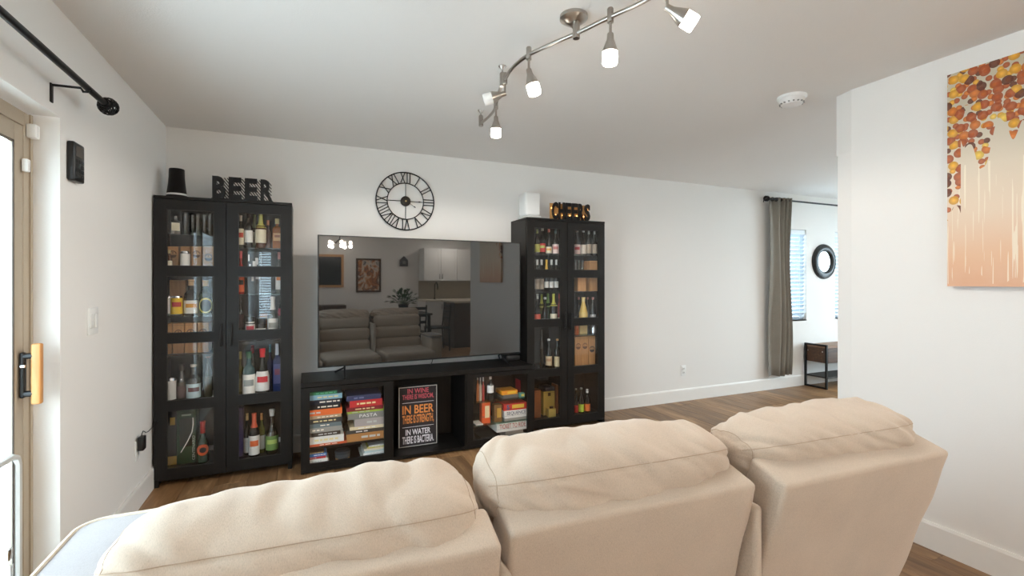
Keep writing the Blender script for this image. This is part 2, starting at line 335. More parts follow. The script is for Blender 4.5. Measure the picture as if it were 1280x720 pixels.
MB().tube(pt, .0025, 6).build('cord', M['blackplastic'], ad)
q = onY(854, 463, YW); outlet((q.x, YW, q.z-.058), 0, 'white wall outlet on the bare wall right of tall cabinet')

# smoke detector
sd = thing('smoke_detector', 'round white smoke detector on the ceiling', 'smoke detector', (2.66, 1.913, ZC)); MB().lathe([(.079, 0), (.079, -.012), (.074, -.016), (.062, -.018)], (0, 0, 0), 32).build('mount', M['white'], sd)
cv = MB().lathe([(.068, -.016), (.067, -.03), (.055, -.05), (.03, -.058), (0, -.059)], (0, 0, 0), 32).build('cover', paint((232, 231, 229), .45, var=.02), sd)
mb = MB()
for i in range(16):
    a = 2*PI*i/16; mb.box(.052, -.004, -.046, .0665, .004, -.04, Matrix.Rotation(a, 4, 'Z'))
mb.build('vents', paint((150, 150, 148), .6), cv)

# ------------------------------------------------------------------ track light
tk = thing('track_light', 'curved brushed nickel track light with five glass-tipped heads', 'ceiling light', (1.02, 1.693, ZC)); T0 = Vector((1.02, 1.693, ZC))
JX = [(1.011, 2.543), (.9226, 2.199), (.9195, 1.913), (1.075, 1.5125), (1.1488, 1.2829)]
px = [(1.037, 2.873), (1.040, 2.75), (1.032, 2.64), JX[0], (.968, 2.40), (.936, 2.28), JX[1], (.907, 2.10), (.906, 2.01), JX[2], (.965, 1.79), (1.022, 1.66), JX[3], (1.12, 1.40), JX[4], (1.155, 1.17), (1.145, 1.05), (1.115, .93)]
def cr(P, n=6):
    out = []
    for i in range(len(P)-1):
        a, b, c, d = P[max(i-1, 0)], P[i], P[i+1], P[min(i+2, len(P)-1)]
        for k in range(n):
            t = k/n; out.append(tuple(.5*((2*b[j])+(-a[j]+c[j])*t+(2*a[j]-5*b[j]+4*c[j]-d[j])*t*t+(-a[j]+3*b[j]-3*c[j]+d[j])*t**3) for j in range(len(b))))
    return out+[P[-1]]
ZT = 2.36
MB().tube([Vector((x, y, ZT))-T0 for x, y in cr(px)], .0085, 10).build('track', M['nickel'], tk)
def rel(x, y, z): return Vector((x, y, z))-T0
cn = MB().lathe([(.0, 0), (.058, 0), (.058, -.014), (.05, -.02), (.03, -.034), (.008, -.04), (.008, -.05), (0, -.05)], rel(1.02, 1.693, ZC), 32).build('canopy', M['nickel'], tk)
for x, y in ((1.02, 1.672), (.924, 2.235), (1.036, 2.868), (1.135, 1.0)):
    mb = MB(); mb.cyl(rel(x, y, ZC), rel(x, y, ZT), .005, 10); mb.lathe([(.0145, -.02), (.0145, .045), (.011, .05), (.005, .05)], rel(x, y, ZT), 14)
    if x != 1.02: mb.lathe([(.02, 0), (.02, -.003), (.006, -.02)], rel(x, y, ZC), 16)
    mb.build('post', M['nickel'], tk)
RV = Vector((cs, -sn, 0))
heads = [(JX[0], (0, -1), True), (JX[1], (-.93, -.30), False), (JX[2], (.26, -1), True), (JX[3], (-.02, -1), True), (JX[4], (.86, -.52), True)]
for (x, y), (hr_, hz_), on in heads:
    J = Vector((x, y, ZT-.07)); d = (RV*hr_+Vector((0, 0, hz_))).normalized()
    mb = MB(); mb.lathe([(.0125, -.022), (.0125, .03), (.010, .034), (0, .034)], rel(x, y, ZT), 14); mb.cyl(rel(x, y, ZT-.02), rel(x, y, ZT-.07), .0055, 10)
    hdl = mb.build('head', M['nickel'], tk)
    rot = d.to_track_quat('Z', 'Y').to_matrix().to_4x4(); o = rel(*J)
    MB().lathe([(.0, -.008), (.011, -.006), (.0125, 0), (.0135, .018), (.019, .032), (.030, .062), (.0315, .068), (.0295, .068), (.0, .066)], o, 24, rot).build('cone_shade', M['nickel'], hdl)
    MB().lathe([(.028, .064), (.0295, .07), (.0295, .105), (.027, .112), (.0, .114)], o, 24, rot).build('lamp_glass', M['bulb'] if on else M['frost'], hdl)
    L = bpy.data.lights.new('track_bulb', 'SPOT'); L.energy = (BULB_W*(1.9 if y > 2.4 else .9) if d.z < -.9 else BULB_W*.12) if on else .05; L.spot_size = R(179 if d.z < -.9 else 110); L.spot_blend = .2 if d.z < -.9 else .8; L.shadow_soft_size = .014; L.color = (1, .93, .85)
    lo = bpy.data.objects.new('track_spot', L); COL.objects.link(lo); lo.location = J+d*.122; lo.rotation_euler = (-d).to_track_quat('Z', 'Y').to_euler()

# ------------------------------------------------------------------ wall clock
cx, cz, CR = .782, 2.022, .25
ck = thing('wall_clock', 'open round black metal wall clock with Roman numerals', 'clock', (cx, YW-.02, cz))
ring = lambda r: [(r*math.cos(2*PI*i/64), 0, r*math.sin(2*PI*i/64)) for i in range(64)]
MB().tube(ring(CR-.005), .0055, 6, True).build('outer_ring', M['blackmetal'], ck); MB().tube(ring(CR*.615), .0045, 6, True).build('inner_ring', M['blackmetal'], ck)
for i in range(4):
    a = i*PI/2; MB().cyl((.02*math.sin(a), 0, .02*math.cos(a)), (CR*.61*math.sin(a), 0, CR*.61*math.cos(a)), .0032, 6).build('spoke', M['blackmetal'], ck)
def numeral(s, hour):
    a = hour*PI/6; er = Vector((math.sin(a), 0, math.cos(a))); et = Vector((math.cos(a), 0, -math.sin(a))); r0, r1 = CR*.62, CR*.965
    W = {'I': .024, 'V': .05, 'X': .05}; tot = sum(W[c] for c in s); t = -tot/2; mb = MB()
    def bar(t0, q0, t1, q1): mb.tube([er*q0+et*t0, er*q1+et*t1], .0042, 6)
    for c in s:
        m = t+W[c]/2
        if c == 'I': bar(m, r0, m, r1)
        elif c == 'V': bar(m, r0, m-.02, r1); bar(m, r0, m+.02, r1)
        else: bar(m-.018, r0, m+.018, r1); bar(m+.018, r0, m-.018, r1)
        t += W[c]
    mb.build('numeral', M['blackmetal'], ck)
for i, s in enumerate(['XII', 'I', 'II', 'III', 'IV', 'V', 'VI', 'VII', 'VIII', 'IX', 'X', 'XI']): numeral(s, i)
rx = Matrix.Rotation(PI/2, 4, 'X')
MB().lathe([(0, -.012), (.04, -.012), (.042, -.008), (.042, .008), (.036, .012), (0, .012)], (0, 0, 0), 32, rx).build('hub', paint((38, 32, 24), .5, .2), ck)
MB().lathe([(.007, .012), (.007, .017), (0, .019)], (0, 0, 0), 14, rx).build('centre_knob', paint((205, 180, 120), .3, .9), ck)
for a, L_, nm in ((91, .135, 'minute_hand'), (122, .1, 'hour_hand')):
    a = R(a); mb = MB(); e = Vector((math.sin(a), 0, math.cos(a))); n = Vector((e.z, 0, -e.x)); y = Vector((0, -.015, 0))
    mb.tube([e*.03+y, e*L_*.8+y, e*(L_*.8+.001)+y, e*(L_*.9)+y, e*L_+y], [.002, .002, .006, .005, .0008], 6); mb.build(nm, M['blackmetal'], ck)

# ------------------------------------------------------------------ tall glass-door cabinets
YF = 3.722; CW_ = .811
PANES = [(.113, .492), (.557, .935), (1.0, 1.375), (1.441, 1.813)]
def cabinet(x0, label, shL, shR):
    c = thing('display_cabinet', label, 'cabinet', (x0, YF, 0), 0); k = M['black']; t = .018; W = CW_; D = .35
    for a in (0, W-t): MB().box(a, .021, .0, a+t, D, 1.88).build('side_panel', k, c)
    MB().rbox(-.001, 0, 1.88, W+.001, D, 1.9, .002, 1).build('top_panel', k, c)
    MB().box(t, .025, .06, W-t, D, .0998).build('bottom_panel', k, c)
    MB().box(t, D-.008, .1, W-t, D, 1.88).build('back_panel', k, c)
    MB().box(W/2-.009, .023, .1, W/2+.009, D-.008, 1.88).build('divider', k, c)
    for a in (0.001, W-.026): MB().prism([(a, 0), (a+.025, 0), (a+.025, .05), (a, .05)], .002, .02).build('foot', k, c)
    MB().box(.026, .004, .038, W-.026, .02, .052).build('plinth_rail', k, c)
    for s, (a, b) in zip((shL, shR), ((t, W/2-.009), (W/2+.009, W-t))):
        for z, gl in s:
            if gl: MB().box(a, .03, z-.006, b, D-.009, z).build('glass_shelf', M['shelfglass'], c)
            else: MB().box(a, .03, z-.018, b, D-.009, z).build('shelf', k, c)
    for i in (0, 1):
        a = .002+i*(W/2); b = a+W/2-.004; m = MB(); st = .0685
        m.box(a, 0, .053, a+st, .02, 1.878); m.box(b-st, 0, .053, b, .02, 1.878)
        zs = [.053]+[q for p in PANES for q in p]+[1.878]
        for j in range(0, len(zs), 2): m.box(a+st, .0, zs[j], b-st, .02, zs[j+1])
        d = m.build('door', k, c)
        for z0, z1 in PANES: MB().box(a+st-.004, .008, z0-.004, b-st+.004, .012, z1+.004).build('pane', M['glass'], d)
        for z0, z1 in PANES:
            e = .004; m = MB()
            for q in ((a+st, z0, a+st+e, z1), (b-st-e, z0, b-st, z1), (a+st+e, z0, b-st-e, z0+e), (a+st+e, z1-e, b-st-e, z1)): m.box(q[0], .003, q[1], q[2], .009, q[3])
            m.build('glazing_bead', paint((40, 37, 34), .3), d)
        hx = b-.028 if i == 0 else a+.028
        m = MB(); m.rbox(hx-.007, -.026, .90, hx+.007, -.016, 1.055, .003, 2); m.cyl((hx, -.018, .915), (hx, .001, .915), .005, 8); m.cyl((hx, -.018, 1.04), (hx, .001, 1.04), .005, 8)
        m.build('handle', M['blackmetal'], d)
    return c
XL, XRC = -.9001, 1.771
cabinet(XL, 'tall black glass-door cabinet under the BEER letters', [(1.655, 1), (1.42, 0), (1.11, 1), (.85, 0), (.54, 0)], [(1.575, 1), (1.251, 1), (.922, 0), (.53, 0)])
cabinet(XRC, 'tall black glass-door cabinet under the CHEERS letters', [(1.58, 1), (1.245, 1), (.95, 0), (.545, 0)], [(1.58, 1), (1.245, 1), (.99, 0), (.84, 1), (.545, 0)])

# bottles, cans and boxes: placed where their pixel column meets the shelf at depth Y
SH = {  # (radius fraction, height fraction)
 'wine': [(.86, 0), (1, .02), (1, .58), (.9, .64), (.42, .72), (.36, .76), (.34, .955), (.4, .96), (.4, .985), (.36, 1)],
 'burg': [(.88, 0), (1, .02), (1, .45), (.9, .53), (.5, .68), (.34, .78), (.32, .955), (.38, .96), (.38, .99), (.34, 1)],
 'spirit': [(.9, 0), (1, .02), (1, .56), (.93, .62), (.6, .68), (.38, .72), (.36, .95), (.42, .955), (.42, 1)],
 'square': [(.9, 0), (1, .02), (1, .66), (.9, .72), (.4, .76), (.36, .8), (.36, 1)],
 'beer': [(.88, 0), (1, .02), (1, .5), (.9, .6), (.5, .76), (.42, .9), (.46, .95), (.46, 1)],
 'round': [(.8, 0), (.95, .03), (1, .25), (.97, .42), (.75, .54), (.4, .62), (.34, .7), (.34, .93), (.4, .94), (.4, 1)],
 'cone': [(.92, 0), (1, .02), (.95, .25), (.7, .5), (.42, .72), (.36, .8), (.36, .95), (.42, .96), (.42, 1)],
 'jar': [(.9, 0), (1, .04), (1, .72), (.9, .8), (.88, 1)],
 'can': [(.86, 0), (1, .05), (1, .9), (.86, .97), (.86, 1)],
 'glass': [(.7, 0), (.74, .01), (1, .97), (1, 1)]}
SEG = {'square': 4}
def rad_at(prof, f):
    for (r0, z0), (r1, z1) in zip(prof, prof[1:]):
        if z0 <= f <= z1: return r0+(r1-r0)*(f-z0)/max(1e-6, z1-z0)
    return prof[-1][0]
NB = [0]
SHZ = [(284, [1.655, 1.42, 1.11, .85, .54]), (372, [1.575, 1.251, .922, .53]), (652, [.36]), (709, [1.58, 1.245, .95, .545]), (770, [1.58, 1.245, .99, .84, .545])]
def head(u, sz):   # clear height up to the shelf above
    zs = next(z for lim, z in SHZ if u < lim); up = [q-.018 for q in zs if q > sz+.02]
    return (min(up) if up else (1.876 if zs[0] > 1 else .6))-sz-.006
def bottle(where, desc, u, wpx, vtop, sz, Y, shape='wine', glass='dark', lab=None, lz=(.12, .45), cap=None, cz_=.84, cat='bottle', group=None, lab2=None, oval=False):
    p = onY(u, vtop, Y); h = min(p.z-sz, head(u, sz)); d = p.x*sn+Y*cs; r = wpx*d/F/2; prof = SH[shape]
    nm = {'can': 'drink_can', 'glass': 'beer_glass', 'jar': 'jar'}.get(shape, 'bottle'); c2 = {'can': 'can', 'glass': 'glass', 'jar': 'jar'}.get(shape, cat)
    lb = desc+', '+where
    o = thing(nm, lb, c2, (p.x, Y, sz), 0, group); a0 = math.atan2(-Y, -p.x)
    rot = Matrix.Rotation(a0+PI/4, 4, 'Z') if shape == 'square' else None; k = 1.2 if shape == 'square' else 1.
    MB().lathe([(0, .0)]+[(q*r*k if z < .7 or shape != 'square' else q*r, z*h) for q, z in prof]+[(0, h)] if glass != 'clear' or shape == 'can' else [(q*r*k if z < .7 or shape != 'square' else q*r, z*h) for q, z in prof], (0, 0, 0), 4 if shape == 'square' else 18, rot).build('body', G[glass] if isinstance(glass, str) else glass, o, 30)
    if glass == 'clear' and shape not in ('glass', 'can'):
        MB().lathe([(0, .004*h)]+[(q*r*.9, z*h*.98+.004) for q, z in prof if z < .5]+[(rad_at(prof, .5)*r*.9, .5*h), (0, .5*h)], (0, 0, 0), 14).build('liquid', paint((120, 112, 92), .1) if NB[0] % 2 else paint((70, 58, 44), .1), o)
    NB[0] += 1
    if lab and shape == 'square':
        m = MB(); mt = Matrix.Rotation(a0+PI/2, 4, 'Z'); e = r*.86; m.box(-e*.86, -e-.0015, lz[0]*h, e*.86, -e+.002, lz[1]*h, mt); l_ = m.build('label', paint(lab, .6), o)
    elif lab and oval:
        zc, hh = (lz[0]+lz[1])/2*h, (lz[1]-lz[0])/2*h
        for sc_, cc, nm_ in ((1.0, lab, 'label'), (.8 if lab != org else .5, lab2 or (40, 50, 40), 'label_field')):
            V = []; n = 20; rr = r*1.03+(.0014 if sc_ < 1 else 0.); Fc = []
            for g in range(5):
                for i in range(n):
                    t = 2*PI*i/n; q_ = sc_*max(g/4, .02); an = a0+math.cos(t)*q_; V.append((rr*math.cos(an), rr*math.sin(an), zc+hh*math.sin(t)*q_))
            for g in range(4):
                for i in range(n): Fc.append((g*n+i, g*n+(i+1) % n, (g+1)*n+(i+1) % n, (g+1)*n+i))
            MB().add(V, Fc, True).build(nm_, paint(cc, .6), o)
    elif lab:
        L_ = [(rad_at(prof, lz[0]+(lz[1]-lz[0])*i/4)*r*1.02+.0004, (lz[0]+(lz[1]-lz[0])*i/4)*h) for i in range(5)]
        l_ = MB().lathe(L_, (0, 0, 0), 14, None, a0-1.45, a0+1.45).build('label', paint(lab, .6), o)
    if lab and lab2 and not oval:
        f = (lz[0]+(lz[1]-lz[0])*.45, lz[0]+(lz[1]-lz[0])*.75)
        if shape != 'square': MB().lathe([(rad_at(prof, q)*r*1.035+.0008, q*h) for q in f], (0, 0, 0), 10, None, a0-.8, a0+.8).build('label_print', paint(lab2, .6), o)
        else:
            m = MB(); mt = Matrix.Rotation(a0+PI/2, 4, 'Z'); e = r*.86; m.box(-e*.6, -e-.002, f[0]*h, e*.6, -e, f[1]*h, mt); m.build('label_print', paint(lab2, .6), o)
    if cap:
        pr = [(rad_at(prof, max(cz_, .0)+(1-cz_)*i/3)*r*1.08+.0006, (cz_+(1-cz_)*i/3)*h) for i in range(4)]
        MB().lathe(pr+[(pr[-1][0], h+.003), (0, h+.003)], (0, 0, 0), 14).build('cap', paint(cap, .4) if isinstance(cap, tuple) else cap, o)
    return o
def crate(where, desc, u, wpx, vtop, sz, Y, dep, mat, cat='box', ring=False, group=None, name='gift_box', ry=0):
    p = onY(u, vtop, Y); d = p.x*sn+Y*cs; h = min(p.z-sz, head(u, sz)); wd = wpx*d/F/(cs-sn*(u-640)/F); o = thing(name, desc+', '+where, cat, (p.x, Y, sz), ry, group)
    b = MB().rbox(-wd/2, 0, 0, wd/2, dep, h, .0018, 1).build('body', mat, o)
    MB().box(-wd/2+.001, -.0006, h*.93, wd/2-.001, 0, h*.935).build('lid_seam', paint((90, 62, 38), .6) if mat is M['pine'] else M['matteblack'], o)
    if ring:
        r0 = wd*.36; zc = h*(.68 if ring == 1 else .55); m = MB(); n = 20; V = []; Fc = []
        for i in range(n+1):
            a = PI*i/n
            for rr in (r0, r0*.72): V.append((rr*math.cos(a), -.0012, zc+rr*math.sin(a)))
        Fc = [(2*i, 2*i+2, 2*i+3, 2*i+1) for i in range(n)]; m.add(V, Fc)
        V = [(r0*math.cos(PI+PI*i/n), -.0012, zc-.006+r0*math.sin(PI+PI*i/n)) for i in range(n+1)]; m.add(V, [tuple(range(n+1))]); m.box(-r0*.12, -.0012, zc, r0*.12, -.0008, zc+r0*.6); m.build('emblem', M['emblem'] if ring == 1 or ring is True else paint((60, 52, 48), .6), b)
    return o, wd, h
BL = ['top shelf, left door, BEER cabinet', 'second shelf, left door, BEER cabinet', 'third shelf, left door, BEER cabinet', 'fourth shelf, left door, BEER cabinet', 'fifth shelf, left door, BEER cabinet', 'bottom, left door, BEER cabinet']
BR = ['top shelf, right door, BEER cabinet', 'second shelf, right door, BEER cabinet', 'third shelf, right door, BEER cabinet', 'fourth shelf, right door, BEER cabinet', 'bottom, right door, BEER cabinet']
CL = ['top shelf, left door, CHEERS cabinet', 'second shelf, left door, CHEERS cabinet', 'third shelf, left door, CHEERS cabinet', 'fourth shelf, left door, CHEERS cabinet', 'bottom, left door, CHEERS cabinet']
CRT = ['top shelf, right door, CHEERS cabinet', 'second shelf, right door, CHEERS cabinet', 'third shelf, right door, CHEERS cabinet', 'fourth shelf, right door, CHEERS cabinet', 'fifth shelf, right door, CHEERS cabinet', 'bottom, right door, CHEERS cabinet']
cream = (226, 216, 190); wht = (232, 230, 224); org = (222, 96, 46); redc = (178, 34, 34); blk = (18, 18, 18); goldc = (206, 172, 92)
# BEER cabinet, left door
bottle(BL[0], 'small clear bottle with cream label', 219.5, 11, 270, 1.655, 3.84, 'square', 'clear', cream, (.2, .62), None)
for u, hh in ((232, 262), (241, 265), (247.5, 263), (256, 265), (263, 263)): bottle(BL[0], 'tall clear beer glass', u, 8, hh+4, 1.655, 3.86, 'glass', 'clear', group='tall beer glasses on the top shelf')
for i, (u, w_) in enumerate(((216, 13.5), (231.5, 12), (245.5, 13.5), (260.5, 13.5))): crate(BL[1], ['pine gift box behind the brown bottle', 'pine gift box behind the silver can', 'pine gift box with brown emblem beside the can', 'pine gift box with dark grey emblem'][i], u, w_, 308, 1.42, 3.87, .1, M['pine'], ring=1 if i < 3 else 2, group='pine gift boxes on the second shelf')
bottle(BL[1], 'silver drink can with white band', 231.5, 10, 314, 1.42, 3.79, 'can', 'silver', wht, (.12, .86))
bottle(BL[1], 'short brown bottle with cream label', 211.3, 6.5, 313, 1.42, 3.79, 'beer', 'brown', cream, (.1, .45), (190, 170, 120))
crate(BL[2], 'pine crate with framed front', 222, 20, 350, 1.11, 3.97, .06, M['pine'], name='wooden_crate')
bottle(BL[2], 'slim white drink can', 210.6, 6.5, 370, 1.11, 3.83, 'can', 'silver', wht, (.1, .88))
bottle(BL[2], 'yellow, red and white can', 220.8, 12.5, 370, 1.11, 3.83, 'can', 'silver', (232, 190, 40), (.08, .9), lab2=redc)
bottle(BL[2], 'bottle with white label and orange print', 239, 15, 350, 1.11, 3.84, 'spirit', 'dark', wht, (.05, .42), (222, 190, 150), lab2=(214, 150, 50))
bottle(BL[2], 'bottle with oval dark label rimmed yellow', 257, 15.5, 351, 1.11, 3.84, 'spirit', 'green', (222, 212, 120), (.05, .5), (205, 160, 90), lab2=(44, 56, 44), oval=True)
for i, (u, w_) in enumerate(((211.5, 6.5), (223, 14), (238.3, 14.5), (253.8, 14))): crate(BL[3], 'narrow pine gift box' if i == 0 else 'wide pine gift box with arched emblem', u, w_, 404.5-i*.4, .85, 3.84, .12, M['pine'], ring=1, group='pine gift boxes on the fourth shelf')
bottle(BL[4], 'shiny silver drink can', 213.5, 11, 472, .54, 3.79, 'can', 'silver', (200, 198, 192), (.1, .88))
bottle(BL[4], 'clear bottle with brown label', 227, 11, 456, .54, 3.84, 'beer', 'clear', (96, 74, 66), (.05, .4), (60, 50, 44))
bottle(BL[4], 'clear bottle with pale blue label', 242, 15, 456, .54, 3.82, 'spirit', 'clear', (190, 212, 218), (.05, .46), (196, 190, 180), lab2=(92, 40, 44), cz_=.94)
bottle(BL[4], 'slim clear bottle without label', 260, 10, 443, .54, 3.84, 'beer', 'clear', None, cap=(120, 70, 60), cz_=.95)
o, wd, h = crate(BL[5], 'dark grey gift box with gold foot', 214, 13.5, 514, .1, 3.84, .1, paint((46, 46, 46), .4)); MB().box(-wd/2-.0005, -.0015, 0, wd/2+.0005, .001, h*.16).build('gold_band', paint(goldc, .35, .6), o); MB().box(-wd*.1, -.0015, h*.74, wd*.35, .001, h*.88).build('gold_tag', paint(goldc, .35, .6), o)
o, wd, h = crate(BL[5], 'tall dark green gift box with bottle window', 233, 24, 512, .1, 3.83, .1, paint((30, 62, 34), .35)); MB().box(-wd*.36, -.0012, h*.32, wd*.3, .001, h*.84).build('window', paint((20, 30, 24), .1), o)
MB().tube([(wd*.35, -.003, h*.84), (wd*.36, -.003, h*.72), (wd*.3, -.003, h*.58), (wd*.08, -.003, h*.42), (-wd*.28, -.003, h*.22)], .0035, 6).build('white_stroke', M['white'], o)
text('CENTENARIO', h*.45, wd*.14, .0008, paint((206, 212, 200), .5), o, (wd*.38, -.001, h*.28), (PI/2, -PI/2, 0)); MB().box(-wd*.25, -.001, h*.885, wd*.25, 0, h*.915).build('name_bar', paint((150, 164, 146), .5), o)
bottle(BL[5], 'dark bottle with round orange label', 253.5, 14, 527, .1, 3.82, 'round', 'green', org, (.2, .47), redc, lab2=(40, 30, 30), oval=True, cz_=.72)
# BEER cabinet, right door
bottle(BR[0], 'slim clear bottle, cream label with red stripe', 301, 7, 270, 1.575, 3.83, 'spirit', 'clear', cream, (.1, .6), (196, 186, 168), lab2=(190, 70, 50))
bottle(BR[0], 'black bottle with small white label', 310.7, 9, 266, 1.575, 3.83, 'wine', 'dark', wht, (.16, .5), blk)
bottle(BR[0], 'dark bottle with pale green neck foil', 318, 8.5, 269, 1.575, 3.95, 'wine', 'green', cream, (.12, .5), (170, 180, 130), cz_=.62)
bottle(BR[0], 'brown bottle with wide cream label', 326, 12, 268, 1.575, 3.83, 'wine', 'brown', cream, (.16, .55), (186, 180, 96), cz_=.6)
bottle(BR[0], 'brown bottle with tan cap', 335, 8.5, 276, 1.575, 3.86, 'spirit', 'brown', None, cap=(176, 110, 70))
bottle(BR[0], 'square whiskey decanter with tan label', 346.5, 12, 274, 1.575, 3.83, 'square', 'amber', (206, 160, 112), (.26, .52), (205, 190, 140), lab2=(150, 90, 60))
bottle(BR[1], 'red bottle with orange labels', 301, 7.5, 311, 1.251, 3.83, 'spirit', 'red', org, (.05, .42), (196, 40, 36), lab2=blk)
o, wd, h = crate(BR[1], 'black and white patterned box', 317.5, 17, 315, 1.251, 3.85, .1, paint((44, 46, 50), .4))
for i, (fx, fz, fw) in enumerate(((.05, .62, .3), (.3, .35, .35), (-.3, .55, .12), (-.1, .3, .18), (.2, .7, .2), (-.38, .78, .1))): MB().box(wd*(fx-fw/2), -.0012, h*fz, wd*min(.48, fx+fw/2), 0, h*(fz+.16)).build('white_patch', M['white'], o)
bottle(BR[1], 'clear bottle, white label with orange fruit', 349, 8, 316, 1.251, 3.83, 'wine', 'clear', wht, (.1, .6), (214, 150, 140), lab2=(220, 130, 60))
bottle(BR[2], 'slim dark bottle with red print', 300.5, 7, 367, .922, 3.84, 'wine', 'dark', (52, 20, 22), (.3, .6), blk)
bottle(BR[2], 'jar with striped lid and red label', 312.8, 10.5, 396, .922, 3.8, 'jar', 'dark', (196, 190, 184), (.1, .8), blk, lab2=(176, 40, 60), cz_=.8)
bottle(BR[2], 'black jar with white label', 326, 11, 398, .922, 3.8, 'jar', 'dark', wht, (.05, .55), blk, cz_=.75)
bottle(BR[2], 'amber bottle with black stopper', 331, 12, 370, .922, 3.9, 'spirit', 'amber', None, cap=blk, cz_=.6)
bottle(BR[2], 'clear bottle with square white label', 341, 12, 370, .922, 3.81, 'spirit', 'clear', wht, (.1, .5), (226, 222, 214), lab2=(150, 150, 142), cz_=.7)
bottle(BR[2], 'black bottle with pink neck band', 349.5, 6.5, 369, .922, 3.84, 'cone', 'dark', (190, 60, 84), (.55, .72), blk)
bottle(BR[3], 'slim olive bottle', 300.5, 7, 440, .53, 3.84, 'wine', 'olive', (120, 112, 60), (.1, .4), (160, 150, 80))
bottle(BR[3], 'green bottle with tall white label', 311, 14, 440, .53, 3.81, 'spirit', 'teal', wht, (.03, .5), (40, 92, 66), lab2=(150, 158, 156), cz_=.86)
bottle(BR[3], 'dark bottle with red cap', 315.5, 9, 432, .53, 3.93, 'wine', 'dark', None, cap=(170, 30, 40), cz_=.84)
bottle(BR[3], 'round flask with red cap and red white label', 328, 15.5, 436, .53, 3.81, 'round', 'dark', (226, 224, 220), (.1, .52), (206, 30, 40), lab2=(196, 34, 44), cz_=.82)
bottle(BR[3], 'blue bottle with teal cap', 337.5, 7, 431, .53, 3.92, 'wine', 'blue', None, cap=(60, 140, 160))
bottle(BR[3], 'blue bottle with silver bulb stopper', 346.5, 11, 430, .53, 3.83, 'square', 'blue', (70, 78, 130), (.2, .6), (200, 204, 216), lab2=(130, 60, 90), cz_=.78)
crate(BR[4], 'slim purple gift box with white patch', 300.8, 6, 510, .1, 3.83, .08, paint((54, 46, 96), .4))
bottle(BR[4], 'corked bottle with white label', 309, 7.5, 517, .1, 3.86, 'wine', 'dark', wht, (.06, .42), (206, 176, 120))
bottle(BR[4], 'bottle with white label and orange fruit picture', 317.7, 12, 517, .1, 3.81, 'spirit', 'dark', wht, (.05, .5), (210, 90, 60), lab2=(216, 104, 50), cz_=.68)
bottle(BR[4], 'dark bottle with cork and slim white label', 327, 8, 517, .1, 3.87, 'wine', 'olive', (200, 200, 190), (.1, .45), (186, 126, 70))
bottle(BR[4], 'big round clear bottle with green label', 340, 14.5, 512, .1, 3.82, 'round', 'clear', (106, 142, 72), (.1, .42), (186, 190, 190), lab2=(176, 200, 110), cz_=.86)
# CHEERS cabinet, left door
bottle(CL[0], 'dark bottle with green and yellow label', 671.5, 7, 287, 1.58, 3.84, 'burg', 'dark', (170, 170, 80), (.1, .42), (150, 160, 90))
bottle(CL[0], 'dark bottle with red and green label', 678, 8, 283, 1.58, 3.84, 'burg', 'dark', (190, 60, 60), (.1, .4), (190, 186, 170), lab2=(180, 190, 110))
bottle(CL[0], 'dark bottle with cream label and lilac disc', 686, 7.5, 285, 1.58, 3.84, 'burg', 'dark', (232, 220, 196), (.06, .3), (204, 110, 90), lab2=(226, 170, 90))
bottle(CL[0], 'dark bottle with pink and white label', 694.5, 8, 287, 1.58, 3.84, 'burg', 'dark', (232, 206, 200), (.06, .42), (90, 120, 120), lab2=(200, 120, 116))
for u in (671.5, 677): bottle(CL[1], 'small dark bottle with beige label', u, 5.5, 325, 1.245, 3.84, 'beer', 'dark', (170, 156, 140), (.08, .4), (206, 206, 206), group='small beige label bottles')
bottle(CL[1], 'small bottle with yellow cap', 683.2, 5.5, 325, 1.245, 3.84, 'beer', 'dark', wht, (.12, .32), (226, 180, 70), cz_=.6)
for u in (689.3, 695.3): bottle(CL[1], 'small dark bottle with white label', u, 5.5, 325, 1.245, 3.84, 'beer', 'dark', wht, (.12, .32), (206, 206, 206), group='small white label bottles')
bottle(CL[2], 'clear bottle with red orange label', 671.8, 7.5, 367, .95, 3.83, 'burg', 'dark', (220, 92, 66), (.1, .34), (205, 205, 200))
bottle(CL[2], 'bottle with thin yellow green neck foil', 677, 6.5, 368, .95, 3.93, 'wine', 'olive', None, cap=(176, 176, 60), cz_=.55)
bottle(CL[2], 'black bottle with low white label', 681.3, 8, 372, .95, 3.83, 'burg', 'dark', wht, (.08, .2), (205, 205, 200), cz_=.93)
bottle(CL[2], 'bottle with green neck foil', 685, 7, 365, .95, 3.93, 'wine', 'green', None, cap=(126, 160, 80), cz_=.55)
bottle(CL[2], 'dark bottle with lime neck foil and cream label', 692, 8.5, 366, .95, 3.83, 'wine', 'dark', cream, (.08, .34), (190, 186, 70), cz_=.6)
bottle(CL[2], 'slim bottle with red cap and pink body', 699.2, 4.5, 367, .95, 3.84, 'wine', paint((150, 70, 70), .2), cream, (.08, .2), (200, 60, 44))
bottle(CL[3], 'slim clear bottle without label', 677, 5.5, 412, .545, 3.86, 'wine', 'clear')
bottle(CL[3], 'dark bottle with square cream label, white cap', 686, 8, 424, .545, 3.83, 'wine', 'dark', (216, 196, 160), (.1, .42), (230, 230, 226), lab2=(190, 150, 116), cz_=.95)
bottle(CL[3], 'dark bottle with square cream label, tan cap', 696.6, 7.5, 424, .545, 3.81, 'wine', 'dark', (216, 198, 160), (.05, .4), (206, 150, 96), cz_=.95)
crate(CL[4], 'copper tin box', 671.5, 9.5, 488, .1, 3.83, .1, paint((150, 92, 52), .35, .4))
